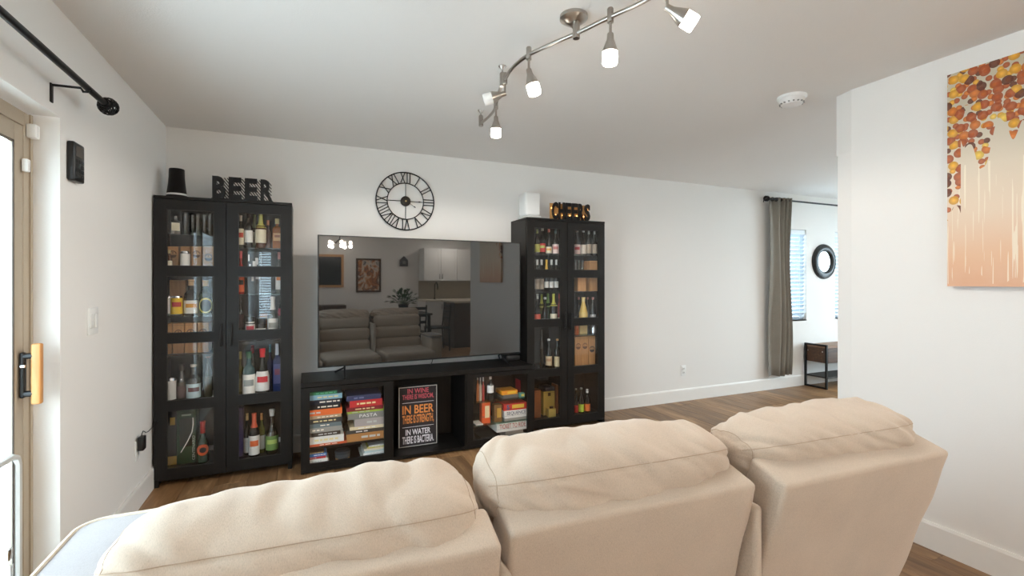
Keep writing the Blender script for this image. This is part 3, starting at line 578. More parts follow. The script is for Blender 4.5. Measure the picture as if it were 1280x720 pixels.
o, wd, h = crate(CL[4], 'large gold tin with dark lid', 686.5, 14, 489, .1, 3.87, .13, paint((214, 184, 96), .3, .3)); MB().box(-wd/2-.0015, -.0015, h, wd/2+.0015, .1315, h+.006).build('lid', paint((50, 42, 30), .4), o); MB().box(-wd*.12, -.0015, h*.8, wd*.12, .001, h*.93).build('crest', paint((74, 54, 24), .4), o); lz_ = .1+h+.006
o, wd, h = crate(CL[4], 'small gold tin with dark cap', 690.5, 9, 511, .1, 3.8, .05, paint((222, 194, 104), .3, .3)); MB().rbox(-wd*.2, .008, h, wd*.2, .03, h+.018, .002).build('cap', paint((60, 46, 26), .4), o)
crate(CL[4], 'tall copper box beside the gold tin', 699, 6.5, 481, .1, 3.88, .1, paint((168, 104, 60), .4, .3))
p = onY(686, 480, 3.9); fb = thing('flat_box', 'flat dark blue box lying on the large gold tin', 'box', (p.x-.005, 3.86, lz_)); MB().rbox(-.05, 0, 0, .045, .14, .03, .002).build('body', paint((38, 46, 60), .35), fb); MB().box(-.05, -.0006, .024, .045, 0, .0255).build('lid_seam', paint((120, 130, 140), .4), fb)
# CHEERS cabinet, right door
bottle(CRT[0], 'dark bottle with red and white label', 721.5, 8, 289, 1.58, 3.84, 'burg', 'dark', (216, 190, 184), (.06, .45), (196, 196, 196), lab2=(178, 60, 66), cz_=.95)
bottle(CRT[0], 'dark bottle with plain white label', 729.3, 7, 289, 1.58, 3.84, 'burg', 'dark', (232, 222, 210), (.08, .45), (196, 196, 196), cz_=.95)
for u in (736, 743): bottle(CRT[0], 'dark bottle with tan label', u, 6.6, 288, 1.58, 3.84, 'burg', 'dark', (186, 168, 148), (.1, .46), (196, 196, 196), group='tan label bottles on the top shelf')
for u in (719.3, 723.6, 727.9): bottle(CRT[1], 'small clear glass', u, 4, 325, 1.245, 3.92, 'glass', 'clear', group='small clear glasses on the second shelf')
crate(CRT[1], 'pine box with white and orange label', 727.5, 10.5, 347, 1.245, 3.8, .08, M['pine'])
crate(CRT[1], 'tall plain pine box', 742.5, 10.5, 326, 1.245, 3.82, .1, M['pine']); crate(CRT[1], 'slim amber box', 733.5, 4.5, 328, 1.245, 3.94, .06, paint((196, 120, 56), .4))
bottle(CRT[2], 'yellow foil champagne shaped bottle', 729.2, 11, 372, .99, 3.81, 'cone', 'yellow', (226, 196, 120), (.1, .3), (226, 206, 140), cz_=.8)
for u in (723.4, 734.6): bottle(CRT[2], 'slim dark bottle with pink top', u, 5, 372, .99, 3.92, 'wine', 'dark', None, cap=(200, 120, 110), group='slim pink top bottles', cz_=.9)
bottle(CRT[2], 'slim clear bottle with pink top and white foot', 741, 7, 372, .99, 3.84, 'burg', 'dark', (225, 225, 225), (.0, .16), (206, 150, 140), cz_=.9)
bottle(CRT[3], 'orange jar', 720.8, 5.5, 406, .84, 3.82, 'jar', paint((214, 110, 50), .3), None, cap=(200, 90, 40))
crate(CRT[3], 'cream yellow box', 729.6, 9.5, 405, .84, 3.83, .07, paint((226, 200, 136), .5)); bottle(CRT[3], 'round silver tin', 742, 9, 404, .84, 3.84, 'jar', 'silver', None)
for i, u in enumerate((722.8, 731.2, 740)): crate(CRT[4], 'tall pine gift box with dark grey emblem' if i == 2 else 'tall pine gift box with brown emblem', u, 8.2, 419, .545, 3.82, .1, M['pine'], ring=1 if i < 2 else 2, group='tall pine gift boxes on the fifth shelf')
bottle(CRT[5], 'slim bottle with red label', 720, 5.5, 486, .1, 3.84, 'wine', 'dark', (206, 60, 56), (.02, .32), (150, 150, 140), cz_=.95)
bottle(CRT[5], 'bottle with lime green label', 726.5, 7, 485, .1, 3.82, 'wine', 'dark', (186, 206, 66), (.05, .36), (150, 150, 140), cz_=.95)
bottle(CRT[5], 'bottle with orange label and white stopper', 734, 7.5, 487, .1, 3.82, 'wine', 'dark', (230, 116, 40), (.06, .38), (226, 226, 222), cz_=.86)

# ------------------------------------------------------------------ things on the cabinet tops
p = onY(221, 244, 3.87); sp = thing('speaker', 'black tapered speaker with white ring on cabinet top', 'speaker', (p.x, 3.87, 1.9))
MB().lathe([(0, 0), (.06, 0), (.062, .006), (.06, .026), (.056, .05), (.05, .1), (.046, .15), (.045, .2), (.043, .206), (0, .206)], (0, 0, 0), 32).build('body', fabric('black_speaker_cloth', (30, 28, 27), 700., .1, .3), sp)
MB().lathe([(.0625, .026), (.0625, .034), (.0605, .036), (.0605, .024)], (0, 0, 0), 32).build('light_ring', M['white'], sp)
YB = 3.80; a = onY(265, 247, YB); b = onY(341.5, 251, YB); xc_ = (a.x+b.x)/2; wB = b.x-a.x; hB = onY(300, 222.5, YB).z-1.9
bs = thing('letter_sign', 'black metal BEER letters standing on the cabinet top', 'letter sign', (xc_, YB, 1.9))
MB().box(-wB/2, -.02, 0, wB/2, .025, .014).build('base', M['blackmetal'], bs)
for i, ch in enumerate('BEER'): text(ch, wB*.205, hB-.012, .03, M['blackmetal'], bs, (-wB/2+wB*(.11+.26*i), .015, .012+(hB-.012)/2), name='letter', fat=.035)
m = MB(); H_ = hB-.02
import itertools
for sgn in (1,):
    n = 21
    for i in range(-5, n):
        x_ = -wB/2+wB*i/n; x2 = x_+H_*.75
        z0, z1 = .014, .014+H_; xa, xb = (x2, x_)
        za, zb = z0, z1
        if xb < -wB/2+.004: zb = z1-(-wB/2+.004-xb)/(xa-xb)*H_; xb = -wB/2+.004
        if xa > wB/2-.012: za = z0+(xa-(wB/2-.012))/(xa-xb)*(zb-z0); xa = wB/2-.012
        if zb-za > .01: m.tube([(xa, .008, za), (xb, .008, zb)], .0031, 4)
m.build('wire_lattice', M['blackmetal'], bs)
a = onY(652.5, 268, 3.84); b = onY(676, 268, 3.84); ro = thing('router', 'white rounded tower router on the cabinet top', 'router', ((a.x+b.x)/2, 3.88, 1.9)); wd = (b.x-a.x)*.8; hr = onY(665, 241, 3.84).z-1.9
MB().rbox(-wd/2, -wd/2, .03, wd/2, wd/2, hr, .022, 4).build('tower', M['white'], ro); MB().rbox(-wd/2-.006, -wd/2-.006, 0, wd/2+.006, wd/2+.006, .03, .012, 3).build('base', paint((214, 214, 212), .45, var=.02), ro)
YB = 3.79; a = onY(689, 272, YB); b = onY(737.5, 275, YB); wC = b.x-a.x; hC = onY(712, 254, YB).z-1.9
cs_ = thing('letter_sign', 'black CHEERS marquee letters with warm bulbs on cabinet top', 'letter sign', ((a.x+b.x)/2, YB, 1.9))
MB().box(-wC/2, .026, 0, wC/2, .03, hC*.96).build('back_board', paint((196, 150, 92), .5), cs_); MB().box(-wC/2, -.012, 0, wC/2, .03, .006).build('base', M['blackmetal'], cs_)
for i, ch in enumerate('CHEERS'): text(ch, wC*.145, hC-.006, .016, M['blackmetal'], cs_, (-wC/2+wC*(.085+.166*i), .002, .006+(hC-.006)/2), name='letter', fat=.04)
for i in range(11):
    x_ = -wC/2+wC*(.04+.092*i); z_ = hC*(.3 if i % 2 else .68); MB().lathe([(0, -.006), (.005, -.003), (.006, .002), (.003, .01)], (x_, .02, z_), 8, Matrix.Rotation(-PI/2, 4, 'X')).build('bulb', M['amberbulb'], cs_)

# ------------------------------------------------------------------ television console
XC, YC, CWD, CH, CD = -.03, 3.5588, 1.7855, .638, .403
cn = thing('tv_console', 'low black television console with two glass doors', 'console', (XC, YC, 0)); k = M['black']; t = .022
MB().rbox(0, 0, CH-.034, CWD, CD, CH, .002, 1).build('top_panel', k, cn); MB().box(0, .003, 0.012, CWD, CD, .034).build('bottom_panel', k, cn)
B1, B2 = .617, 1.194
for x_ in (0, CWD-t, B1-t/2, B2-t/2): MB().box(x_, .021 if x_ in (0, CWD-t) else .004, .034 if x_ in (B1-t/2, B2-t/2) else 0, x_+t, CD, CH-.034).build('upright', k, cn)
MB().box(t, CD-.008, .034, CWD-t, CD, CH-.034).build('back_panel', woodmat('console_back', (34, 27, 20), (48, 38, 28), .5), cn)
MB().box(t, .03, .175-.014, B1-t/2, CD-.01, .175).build('shelf', k, cn); MB().box(B2+t/2, .03, .36-.006, CWD-t, CD-.01, .36).build('glass_shelf', M['shelfglass'], cn); MB().box(B2+t/2, .03, .175-.006, CWD-t, CD-.01, .175).build('glass_shelf', M['shelfglass'], cn)
for a, b in ((.002, B1-.002), (B2+.002, CWD-.002)):
    m = MB(); z0, z1 = .0365, CH-.037; s_ = .055; m.box(a, 0, z0, a+s_, .02, z1); m.box(b-s_, 0, z0, b, .02, z1); m.box(a+s_, 0, z0, b-s_, .02, z0+.035); m.box(a+s_, 0, z1-.03, b-s_, .02, z1); d = m.build('door', k, cn)
    MB().box(a+s_-.004, .008, z0+.031, b-s_+.004, .012, z1-.026).build('pane', M['glass'], d)
# books
BK = [0]
def book(x0, x1, z, th, c, dep, y, label, title=None, tc=(235, 232, 225), group=None):
    o = thing('book', label, 'book', ((x0+x1)/2, y, z), 0, group); w2 = (x1-x0)/2; cv = paint(c, .45)
    m = MB(); m.box(-w2, 0, 0, w2, .002, th); m.box(-w2, .002, 0, w2, dep, min(.003, th*.2)); m.box(-w2, .002, th-min(.003, th*.2), w2, dep, th); m.build('cover', cv, o)
    e = min(.003, th*.2); MB().box(-w2+.004, .002, e, w2-.004, dep-.004, th-e).build('pages', paint((226, 218, 200), .8, var=.1, scale=200), o)
    if title: text(title, min(w2*1.2, len(title)*th*.55), th*.5, .0006, paint(tc, .5), o, (0, -.0002, th/2))
    else:
        rb = random.Random(BK[0]*7+3); BK[0] += 1; xa = -w2*rb.uniform(.2, .85); m = MB()
        for _ in range(rb.randint(2, 5)):
            xb = xa+w2*rb.uniform(.12, .34); m.box(xa, -.0006, th*.36, min(xb, w2*.9), 0, th*.62); xa = xb+w2*.07
            if xa > w2*.8: break
        m.build('spine_print', paint(rb.choice([tc, (226, 206, 150), (190, 190, 186), tuple(min(255, q+60) for q in c)]), .5), o)
    return o, z+th
yb = YC+.04; X0 = XC+t+.012; XM = onY(432, 520, yb).x; XE = XC+B1-t/2-.012
z = .175; sc_ = 3.36/F
LS = [('thin orange paperback at foot of stack', (206, 92, 52), 3, 0, 4), ('thick white hardback', (222, 218, 210), 9, 0, 0), ('dark brown album', (58, 46, 38), 5, 6, -4), ('pale grey magazine stack top', (150, 148, 142), 6, 0, -2), ('slate blue magazine', (96, 112, 118), 5, 0, -3), ('charcoal softcover', (52, 54, 54), 6, 0, -2), ('tan paperback', (176, 150, 118), 4, 0, -3), ('bright orange cookbook', (224, 104, 44), 7.5, 0, -2), ('black book with white spine print', (26, 25, 26), 6, 0, -4), ('navy black hardback', (34, 36, 48), 6, 0, -3), ('pale blue and tan cookbook', (136, 176, 192), 6, 0, -2), ('green thin hardback', (46, 132, 88), 4, 0, -8)]
for nm, c, px_, l_, r_ in LS:
    _, z = book(X0+l_*sc_, XM-.012+r_*sc_, z, px_*sc_, c, .22, yb, nm+' in tall pile, left of console', tc=(240, 228, 210))
z = .175; X1 = XM+.006
RS = [('thick caramel brown album', (172, 120, 66), 10, 0, 0), ('dark grey softcover', (62, 58, 54), 4.5, 0, 0), ('cream paperback', (214, 196, 160), 4, 4, 0), ('thick beige floral hardback', (168, 158, 156), 9.5, 10, 0), ('grey pasta cookbook', (128, 128, 124), 8, 2, 0), ('lime green thin paperback', (150, 172, 60), 2.6, 1, 0), ('maroon hardback', (124, 28, 40), 5, 0, -6), ('red cookbook with yellow title', (190, 44, 46), 8.5, 4, -7), ('navy blue hardback', (56, 62, 96), 6.5, 0, -9)]
for nm, c, px_, l_, r_ in RS:
    _, z = book(X1+l_*sc_, XE+r_*sc_, z, px_*sc_, c, .22, yb, nm+' in second pile, left of console', title={'grey pasta cookbook': 'PASTA'}.get(nm), tc=(236, 190, 60) if 'yellow' in nm else (232, 230, 226))
z = .034
for nm, c, px_, r_ in (('cream softcover', (216, 206, 188), 4, 26), ('wide white hardback', (226, 222, 214), 6.5, 24), ('thin red hardback', (176, 36, 42), 3.2, 22), ('thin blue hardback', (40, 110, 176), 4, 23), ('brown paperback', (92, 66, 46), 2.2, 20)):
    _, z = book(X0, X0+r_*sc_*1.02, z, px_*sc_*.9, c, .2, yb, nm+' on console floor under the tall pile')
z = .034
for nm, c, px_, l_, r_ in (('dark green thin book', (70, 82, 70), 4, 1, 0), ('pale grey thin book', (176, 182, 180), 2.4, -3, 0), ('white thin book', (222, 224, 222), 3.2, 0, 0), ('pale blue thin book', (176, 200, 204), 3, 2, 0), ('cream thin book', (214, 206, 186), 2.8, 1, 0), ('mustard thin book', (190, 176, 90), 2.4, 5, 0), ('silver grey thin book', (188, 188, 184), 2, 7, -2)):
    _, z = book(XE-31*sc_+l_*sc_, XE+r_*sc_, z, px_*sc_*.86, c, .2, yb, nm+' in low pile, left console section')
p = onY(429, 575, yb); cb = thing('small_box', 'small tan wooden box on the console floor', 'box', (p.x-.002, yb+.01, .034)); MB().rbox(-.045, 0, 0, .05, .09, .022, .002, 1).build('body', M['pine'], cb); MB().box(-.0455, -.0005, .015, .0505, .0, .016).build('lid_seam', M['emblem'], cb)
tn = thing('round_tin', 'round grey tin on the small tan box', 'tin', (p.x, yb+.065, .056)); MB().lathe([(0, 0), (.05, 0), (.052, .004), (.052, .034), (.05, .036), (0, .036)], (0, 0, 0), 28).build('body', paint((92, 98, 104), .35, .5), tn); MB().lathe([(.054, .03), (.054, .048), (.05, .051), (.03, .05), (0, .048)], (0, 0, 0), 28).build('lid', paint((70, 76, 82), .35, .5), tn)
# right section: games and small things
LAST = ['']
def gbox(desc, u0, u1, v0, z, y, dep, c, title=None, tc=(20, 20, 20), cat='box', name='game_box', th=None, stripe=None):
    a = onY(u0, 500, y).x; b = onY(u1, 500, y).x; h = th if th else onY((u0+u1)/2, v0, y).z-z
    b = min(b, XC+CWD-t-.006); o = thing(name, desc, cat, ((a+b)/2, y, z)); w2 = (b-a)/2; LAST[0] = o.name
    bd = MB().rbox(-w2, 0, 0, w2, dep, h, .0015, 1).build('body', paint(c, .4), o); MB().box(-w2-.0006, -.0006, h*.30, w2+.0006, 0, h*.32).build('lid_seam', paint((90, 88, 84), .6), o)
    if title: text(title, w2*1.65, h*.5, .0006, paint(tc, .5), o, (0, -.0004, h*.6))
    if stripe: MB().box(-w2*.3, -.0008, h*.25, w2*.75, 0, h*.8).build('cover_print', paint(stripe, .5), o)
    return z+h, h
y = YC+.05; z = .034
z, _ = gbox('grey bottom game box in right console section', 632, 654, 538, z, y, .22, (140, 128, 116)); zz = z
z, _ = gbox('white train game box with red lettering in console', 621, 661, 524, z, y, .24, (226, 220, 212), 'TICKET TO RIDE', (184, 52, 36), th=.166-z)
y = YC+.055; z = .175
z, _ = gbox('flat grey game box on middle glass shelf', 631, 660, 519, z, y, .22, (150, 146, 138), th=.022); z, _ = gbox('white game box with blue lettering in console', 631, 660, 508, z, y, .23, (232, 228, 222), 'SEQUENCE', (40, 50, 90), th=.064); z, _ = gbox('red game box with colourful number print in console', 630, 658.5, 498, z, y, .23, (204, 58, 46), None, th=.056, stripe=(226, 186, 70)); text('5', .026, .042, .0012, paint((60, 110, 150), .5), bpy.data.objects[LAST[0]], (-.068, -.0008, .028), fat=.03)
gbox('orange card box with cream panel on middle glass shelf', 602.5, 613, 502, .175, YC+.07, .06, (226, 92, 40), name='card_box', stripe=(232, 206, 160)); gbox('brown card box with round badge on middle glass shelf', 618, 627.5, 506, .175, YC+.07, .06, (124, 86, 44), name='card_box', stripe=(196, 150, 60))
z = .36
z, _ = gbox('dark grey flat box on upper glass shelf', 629, 648, 487, z, YC+.07, .14, (104, 100, 94), name='flat_box', th=.03); gbox('yellow orange flat box on upper glass shelf', 627.5, 647, 480, z, YC+.07, .14, (236, 152, 30), name='flat_box', th=.034, stripe=(240, 190, 50)); 
gbox('teal and yellow cube box on upper glass shelf', 649.5, 656, 487, .36, YC+.06, .04, (96, 160, 150), name='small_box', th=.034, stripe=(226, 200, 80))
gbox('crimson box at the back of upper glass shelf', 650, 658, 474, .36, YC+.2, .1, (170, 30, 48), name='small_box', th=.11)
y = YC+.09
def cons_bottle(desc, u, w_, v, c, lab): bottle('upper shelf of console', desc, u, w_, v, .36, y, 'wine', c, lab, (.3, .6), (206, 200, 190))
cons_bottle('small dark bottle with white red label', 613, 8, 469, 'dark', wht)
for i, (u, c) in enumerate(((597, (196, 120, 70)), (600.5, (206, 190, 170)), (604, (170, 60, 50)))): bottle('upper shelf of console', ['slim tan bottle', 'slim cream bottle', 'slim red bottle'][i], u, 3.4, 470+i, .36, y, 'wine', paint(c, .4), None, cap=(225, 220, 214))
p = onY(609, 548, YC+.1); bd = thing('game_box', 'black flat card box with white lettering on console floor', 'box', (p.x, YC+.06, .034)); MB().rbox(-.07, 0, 0, .07, .16, .03, .002, 1).build('body', paint((34, 32, 30), .4), bd); 
for i in range(7): MB().box(-.05+i*.015, -.0008, .008, -.042+i*.015, 0, .022).build('edge_print', M['white'], bd)
p = onY(597, 517, YC+.1); nb = thing('notepad', 'white notepad lying on middle glass shelf', 'notepad', (p.x, YC+.05, .175)); MB().box(-.03, 0, 0, .03, .12, .006).build('paper', paint((228, 222, 210), .8), nb); MB().box(-.03, .108, .006, .03, .12, .0075).build('binding', M['emblem'], nb)
# framed quote sign in the open middle bay
ys = YC+.16; a = onY(497.5, 560, ys); b = onY(548, 560, ys); zt = onY(522, 481, ys).z; sg = thing('framed_sign', 'dark framed drinking quote sign in the open console bay', 'sign', ((a.x+b.x)/2, ys, .034)); w2 = (b.x-a.x)/2; hs = zt-.034
MB().rbox(-w2, .004, 0, w2, .03, hs, .003, 1).build('frame', M['matteblack'], sg)
zb = onY(522, 557, ys).z-.034; zh = hs-.012; MB().box(-w2+.006, 0, zb, w2-.012, .004, zh).build('print_border', paint((206, 200, 190), .5), sg); w3 = w2-.014; xcs = -.003
bd = MB().box(-w2+.011, -.001, zb+.005, w2-.017, 0.001, zh-.005).build('print', paint((42, 36, 38), .5), sg)
Hn = zh-zb-.02; pk = paint((206, 88, 100), .5); oc = paint((222, 138, 70), .5); wc = paint((226, 220, 224), .5); z0 = zb+.010
for s_, ww, f0, f1, mt in (('THERE IS BACTERIA.', 1.7, .03, .16, wc), ('IN WATER', 1.35, .18, .28, wc), ('THERE IS STRENGTH,', 1.7, .36, .53, oc), ('IN BEER', 1.7, .55, .70, oc), ('THERE IS WISDOM,', 1.7, .79, .89, pk), ('IN WINE', 1.15, .905, .99, pk)): text(s_, w3*ww, Hn*(f1-f0), .0008, mt, sg, (xcs, -.0012, z0+Hn*(f0+f1)/2), fat=.02)
for f in (.32, .745): MB().box(xcs-w3*.85, -.002, z0+Hn*f-.0015, xcs+w3*.85, -.001, z0+Hn*f+.0015).build('rule', wc, sg)

# ------------------------------------------------------------------ television
k = NT('tv_screen_gloss'); k.t.nodes.remove(k.b); df = k.n('BsdfDiffuse'); df.inputs[0].default_value = (.010, .011, .011, 1); gl = k.n('BsdfGlossy', i_Roughness=.018); gl.inputs[0].default_value = (1, 1, 1, 1); mx = k.n('MixShader'); mx.inputs[0].default_value = .11
k.l(df.outputs[0], mx.inputs[1]); k.l(gl.outputs[0], mx.inputs[2]); k.l(mx.outputs[0], k.out.inputs[0])
TA = R(2.4); tv = thing('television', 'large flat television with glossy dark screen on the console', 'television', (.909, 3.75, CH), TA); TW, TH0, TH1 = 1.657, .068, 1.042
MB().rbox(-TW/2, .003, TH0, TW/2, .03, TH1, .003, 1).build('housing', M['blackplastic'], tv); MB().rbox(-TW*.36, .03, TH0+.05, TW*.36, .065, TH0+.55, .02, 2).build('rear_housing', M['blackplastic'], tv)
MB().box(-TW/2+.008, 0, TH0+.012, TW/2-.008, .003, TH1-.007).build('screen', k.m, tv)
m = MB(); m.box(-TW/2, -.001, TH0, -TW/2+.004, .003, TH1); m.box(TW/2-.004, -.001, TH0, TW/2, .003, TH1); m.box(-TW/2, -.001, TH1-.004, TW/2, .003, TH1); m.build('bezel', paint((60, 60, 62), .3, .8), tv)
for s_ in (-1, 1):
    x_ = s_*.66; m = MB(); m.tube([(x_, -.16, .006), (x_-s_*.01, -.05, .03), (x_-s_*.02, .015, TH0+.01)], .007, 8); m.tube([(x_-s_*.02, .015, TH0+.01), (x_-s_*.02, .05, .05), (x_+s_*.035, .15, .006)], .007, 8); m.build('foot', M['blackplastic'], tv)
MB().tube([(.05, .05, TH0+.1), (.052, .06, TH0), (.045, .07, .03), (.05, .13, .006), (.06, .17, .004)], .003, 6).build('cable', M['blackplastic'], tv)
p = onY(643, 452, 3.72); bx = thing('media_box', 'small black media box on the console beside the cabinet', 'media box', (1.675, 3.79, CH)); MB().rbox(-.07, 0, 0, .06, .12, .05, .004, 2).build('body', M['blackplastic'], bx); MB().box(-.06, -.0006, .02, .05, .0004, .024).build('front_slot', paint((40, 40, 42), .2), bx)

# ------------------------------------------------------------------ canvas painting on the right wall
k = NT('canvas_print'); k.b.inputs['Roughness'].default_value = .55
tc = k.n('TexCoord'); sep = k.n('SeparateXYZ'); k.l(tc.outputs['Generated'], sep.inputs[0]); gy, gz = sep.outputs[1], sep.outputs[2]   # gy: 0 near camera .. 1 far; gz: up
hx = k.math('SUBTRACT', 1., gy)
bgc = k.ramp(gz, [(0, lin((214, 150, 112))), (.14, lin((222, 170, 132))), (.34, lin((222, 196, 172))), (.55, lin((214, 200, 180))), (.72, lin((196, 188, 170))), (1, lin((172, 164, 142)))])
nb_ = k.n('TexNoise', i_Scale=4., i_Detail=6.); k.l(tc.outputs['Generated'], nb_.inputs['Vector'])
bgc = k.mix(k.math('MULTIPLY', nb_.outputs[0], .5), bgc, lin((226, 206, 180)))
mp = k.n('Mapping'); mp.inputs['Scale'].default_value = (1, 60, 2.2); k.l(tc.outputs['Generated'], mp.inputs[0]); dn = k.n('TexNoise', i_Scale=1., i_Detail=2.); k.l(mp.outputs[0], dn.inputs['Vector'])
dm = k.math('MULTIPLY', k.math('GREATER_THAN', dn.outputs[0], .60), k.math('MULTIPLY', k.math('LESS_THAN', gz, .56), k.math('GREATER_THAN', k.math('ADD', gz, k.math('MULTIPLY', nb_.outputs[0], .5)), .28)))
col = k.mix(k.math('MULTIPLY', dm, .75), bgc, lin((238, 226, 204)))
cmb = k.n('CombineXYZ'); k.l(k.math('MULTIPLY', hx, .75), cmb.inputs[0]); k.l(gz, cmb.inputs[1])
stn = k.n('TexNoise', i_Scale=9., i_Detail=1.); cx_ = k.n('CombineXYZ'); k.l(hx, cx_.inputs[0]); k.l(cx_.outputs[0], stn.inputs['Vector'])
# hanging strands: lower limit of the leaf clusters varies across the width, longest at the far edge
lim = k.math('ADD', k.math('SUBTRACT', 1.02, k.math('MULTIPLY', stn.outputs[0], .74)), k.math('MULTIPLY', k.math('MULTIPLY', hx, hx), .10))
edge = k.math('MULTIPLY', k.math('LESS_THAN', hx, .07), .34)
inside = k.math('GREATER_THAN', gz, k.math('SUBTRACT', lim, edge))
for sc_, thr, seed in ((34., .42, 0.), (23., .46, 3.7)):
    ad = k.n('VectorMath', operation='ADD'); ad.inputs[1].default_value = (seed, seed*.7, 0); k.l(cmb.outputs[0], ad.inputs[0])
    vo = k.n('TexVoronoi', voronoi_dimensions='2D', i_Scale=sc_, i_Randomness=.85); k.l(ad.outputs[0], vo.inputs['Vector'])
    sp_ = k.n('SeparateColor'); k.l(vo.outputs['Color'], sp_.inputs[0])
    pal = k.ramp(sp_.outputs[0], [(0, lin((104, 48, 22))), (.14, lin((178, 84, 26))), (.5, lin((214, 118, 30))), (.7, lin((232, 170, 44))), (.9, lin((238, 200, 84))), (1, lin((84, 50, 36)))], 'CONSTANT')
    shade = k.ramp(vo.outputs['Distance'], [(0, (1.1, 1.1, 1.0, 1)), (.2, (.9, .88, .86, 1)), (.36, (.72, .68, .64, 1))]); pal = k.mix(1., pal, shade, 'MULTIPLY')
    msk = k.math('MULTIPLY', k.math('MULTIPLY', k.math('LESS_THAN', vo.outputs['Distance'], thr), inside), k.math('GREATER_THAN', k.math('ADD', sp_.outputs[1], k.math('MULTIPLY', gz, .5)), .46))
    col = k.mix(k.math('MULTIPLY', msk, .93), col, pal)
k.l(col, k.b.inputs['Base Color'])
pa = thing('canvas_painting', 'unframed canvas with amber leaf clusters fading to peach drips', 'painting', (XR-.042, .51, 1.318)); MB().box(0, 0, 0, .03, .735, 1.017).build('canvas', k.m, pa); MB().box(.03, .03, .03, .041, .705, .987).build('stretcher_bar', M['pine'], pa)


# ------------------------------------------------------------------ side room beyond: windows, curtain, mirror, table
def window(n, W, label):
    x0, x1, z0, z1 = W; o = struct(bpy.data.objects.new('window_%d' % n, None), label, 'window'); COL.objects.link(o); o.location = (x0, YW, z0); w_, h = x1-x0, z1-z0
    m = MB(); f = .035
    for q in ((0, 0, f, h), (w_-f, 0, w_, h), (f, 0, w_-f, f), (f, h-f, w_-f, h), (f, h*.5-.018, w_-f, h*.5+.018)): m.box(q[0], .085, q[1], q[2], .125, q[3])
    m.build('window_frame', M['white'], o); MB().box(f, .103, f, w_-f, .108, h-f).build('pane', M['winglass'], o)
    MB().rbox(.004, .01, h-.06, w_-.004, .05, h-.004, .004).build('blind_headrail', paint((226, 232, 236), .5, var=.02), o)
    n_ = 22; sl = None
    for i in range(n_):
        z = .02+(h-.1)*i/(n_-1)
        if sl is None:
            ca, sa = math.cos(R(30)), math.sin(R(30)); m = MB(); m.box(.006, -.026, -.0012, w_-.006, .026, .0012, Matrix.Rotation(R(-60), 4, 'X')); sl = m.mesh('slat', paint((190, 206, 220), .5, var=.02))
        obj('slat', sl, o, (0, .032, z))
    for x_ in (.12, w_-.12): MB().cyl((x_, .006, .015), (x_, .006, h-.06), .0016, 5).build('ladder_cord', M['white'], o)
    MB().box(-.0, -.0, -.012, w_, .085, 0).build('window_sill', M['trim'], o)
window(1, W1, 'window with white horizontal blinds beside the grey curtain'); window(2, W2, 'window with white blinds beyond the round mirror')
wr = struct(bpy.data.objects.new('window_3', None), 'rear window with blinds, mirrored in the cabinet glass', 'window'); COL.objects.link(wr); wr.location = (XW, WINR[0], WINR[2]); w_, h = WINR[1]-WINR[0], WINR[3]-WINR[2]
m = MB()
for q in ((0, 0, .04, h), (w_-.04, 0, w_, h), (.04, 0, w_-.04, .04), (.04, h-.04, w_-.04, h)): m.box(-.12, q[0], q[1], -.08, q[2], q[3])
m.build('window_frame', M['white'], wr); MB().box(-.103, .04, .04, -.098, w_-.04, h-.04).build('pane', M['winglass'], wr)
sl = MB().box(-.02, .01, -.0012, .02, w_-.01, .0012, Matrix.Rotation(R(-25), 4, 'Y')).mesh('slat', paint((232, 238, 242), .5, var=.02))
for i in range(26): obj('slat', sl, wr, (-.045, 0, .03+(h-.08)*i/25))
wf = struct(bpy.data.objects.new('window_4', None), 'added unseen window lighting the side room from its end wall', 'window'); COL.objects.link(wf); wf.location = (7.6, WF[0], WF[2]); w_, h = WF[1]-WF[0], WF[3]-WF[2]; m = MB()  # made-up window, out of view, that brings more daylight into the side room
for q in ((0, 0, .05, h), (w_-.05, 0, w_, h), (.05, 0, w_-.05, .05), (.05, h-.05, w_-.05, h), (w_/2-.03, .05, w_/2+.03, h-.05)): m.box(.06, q[0], q[1], .11, q[2], q[3])
m.build('window_frame', M['white'], wf); MB().box(.083, .05, .05, .088, w_-.05, h-.05).build('pane', M['winglass'], wf)
ws = struct(bpy.data.objects.new('window_5', None), 'narrow rear sidelight window with blinds in the corner', 'window'); COL.objects.link(ws); ws.location = (WS[0], YR, WS[2]); w_, h = WS[1]-WS[0], WS[3]-WS[2]; m = MB()
for q in ((0, 0, .025, h), (w_-.025, 0, w_, h), (.025, 0, w_-.025, .03), (.025, h-.03, w_-.025, h)): m.box(q[0], -.09, q[1], q[2], -.06, q[3])
m.build('window_frame', M['white'], ws); MB().box(.025, -.077, .03, w_-.025, -.072, h-.03).build('pane', M['winglass'], ws)
sl = MB().box(.004, -.02, -.0012, w_-.004, .02, .0012, Matrix.Rotation(R(-22), 4, 'X')).mesh('slat', paint((232, 238, 242), .5, var=.02))
for i in range(26): obj('slat', sl, ws, (0, -.03, .03+(h-.08)*i/25))
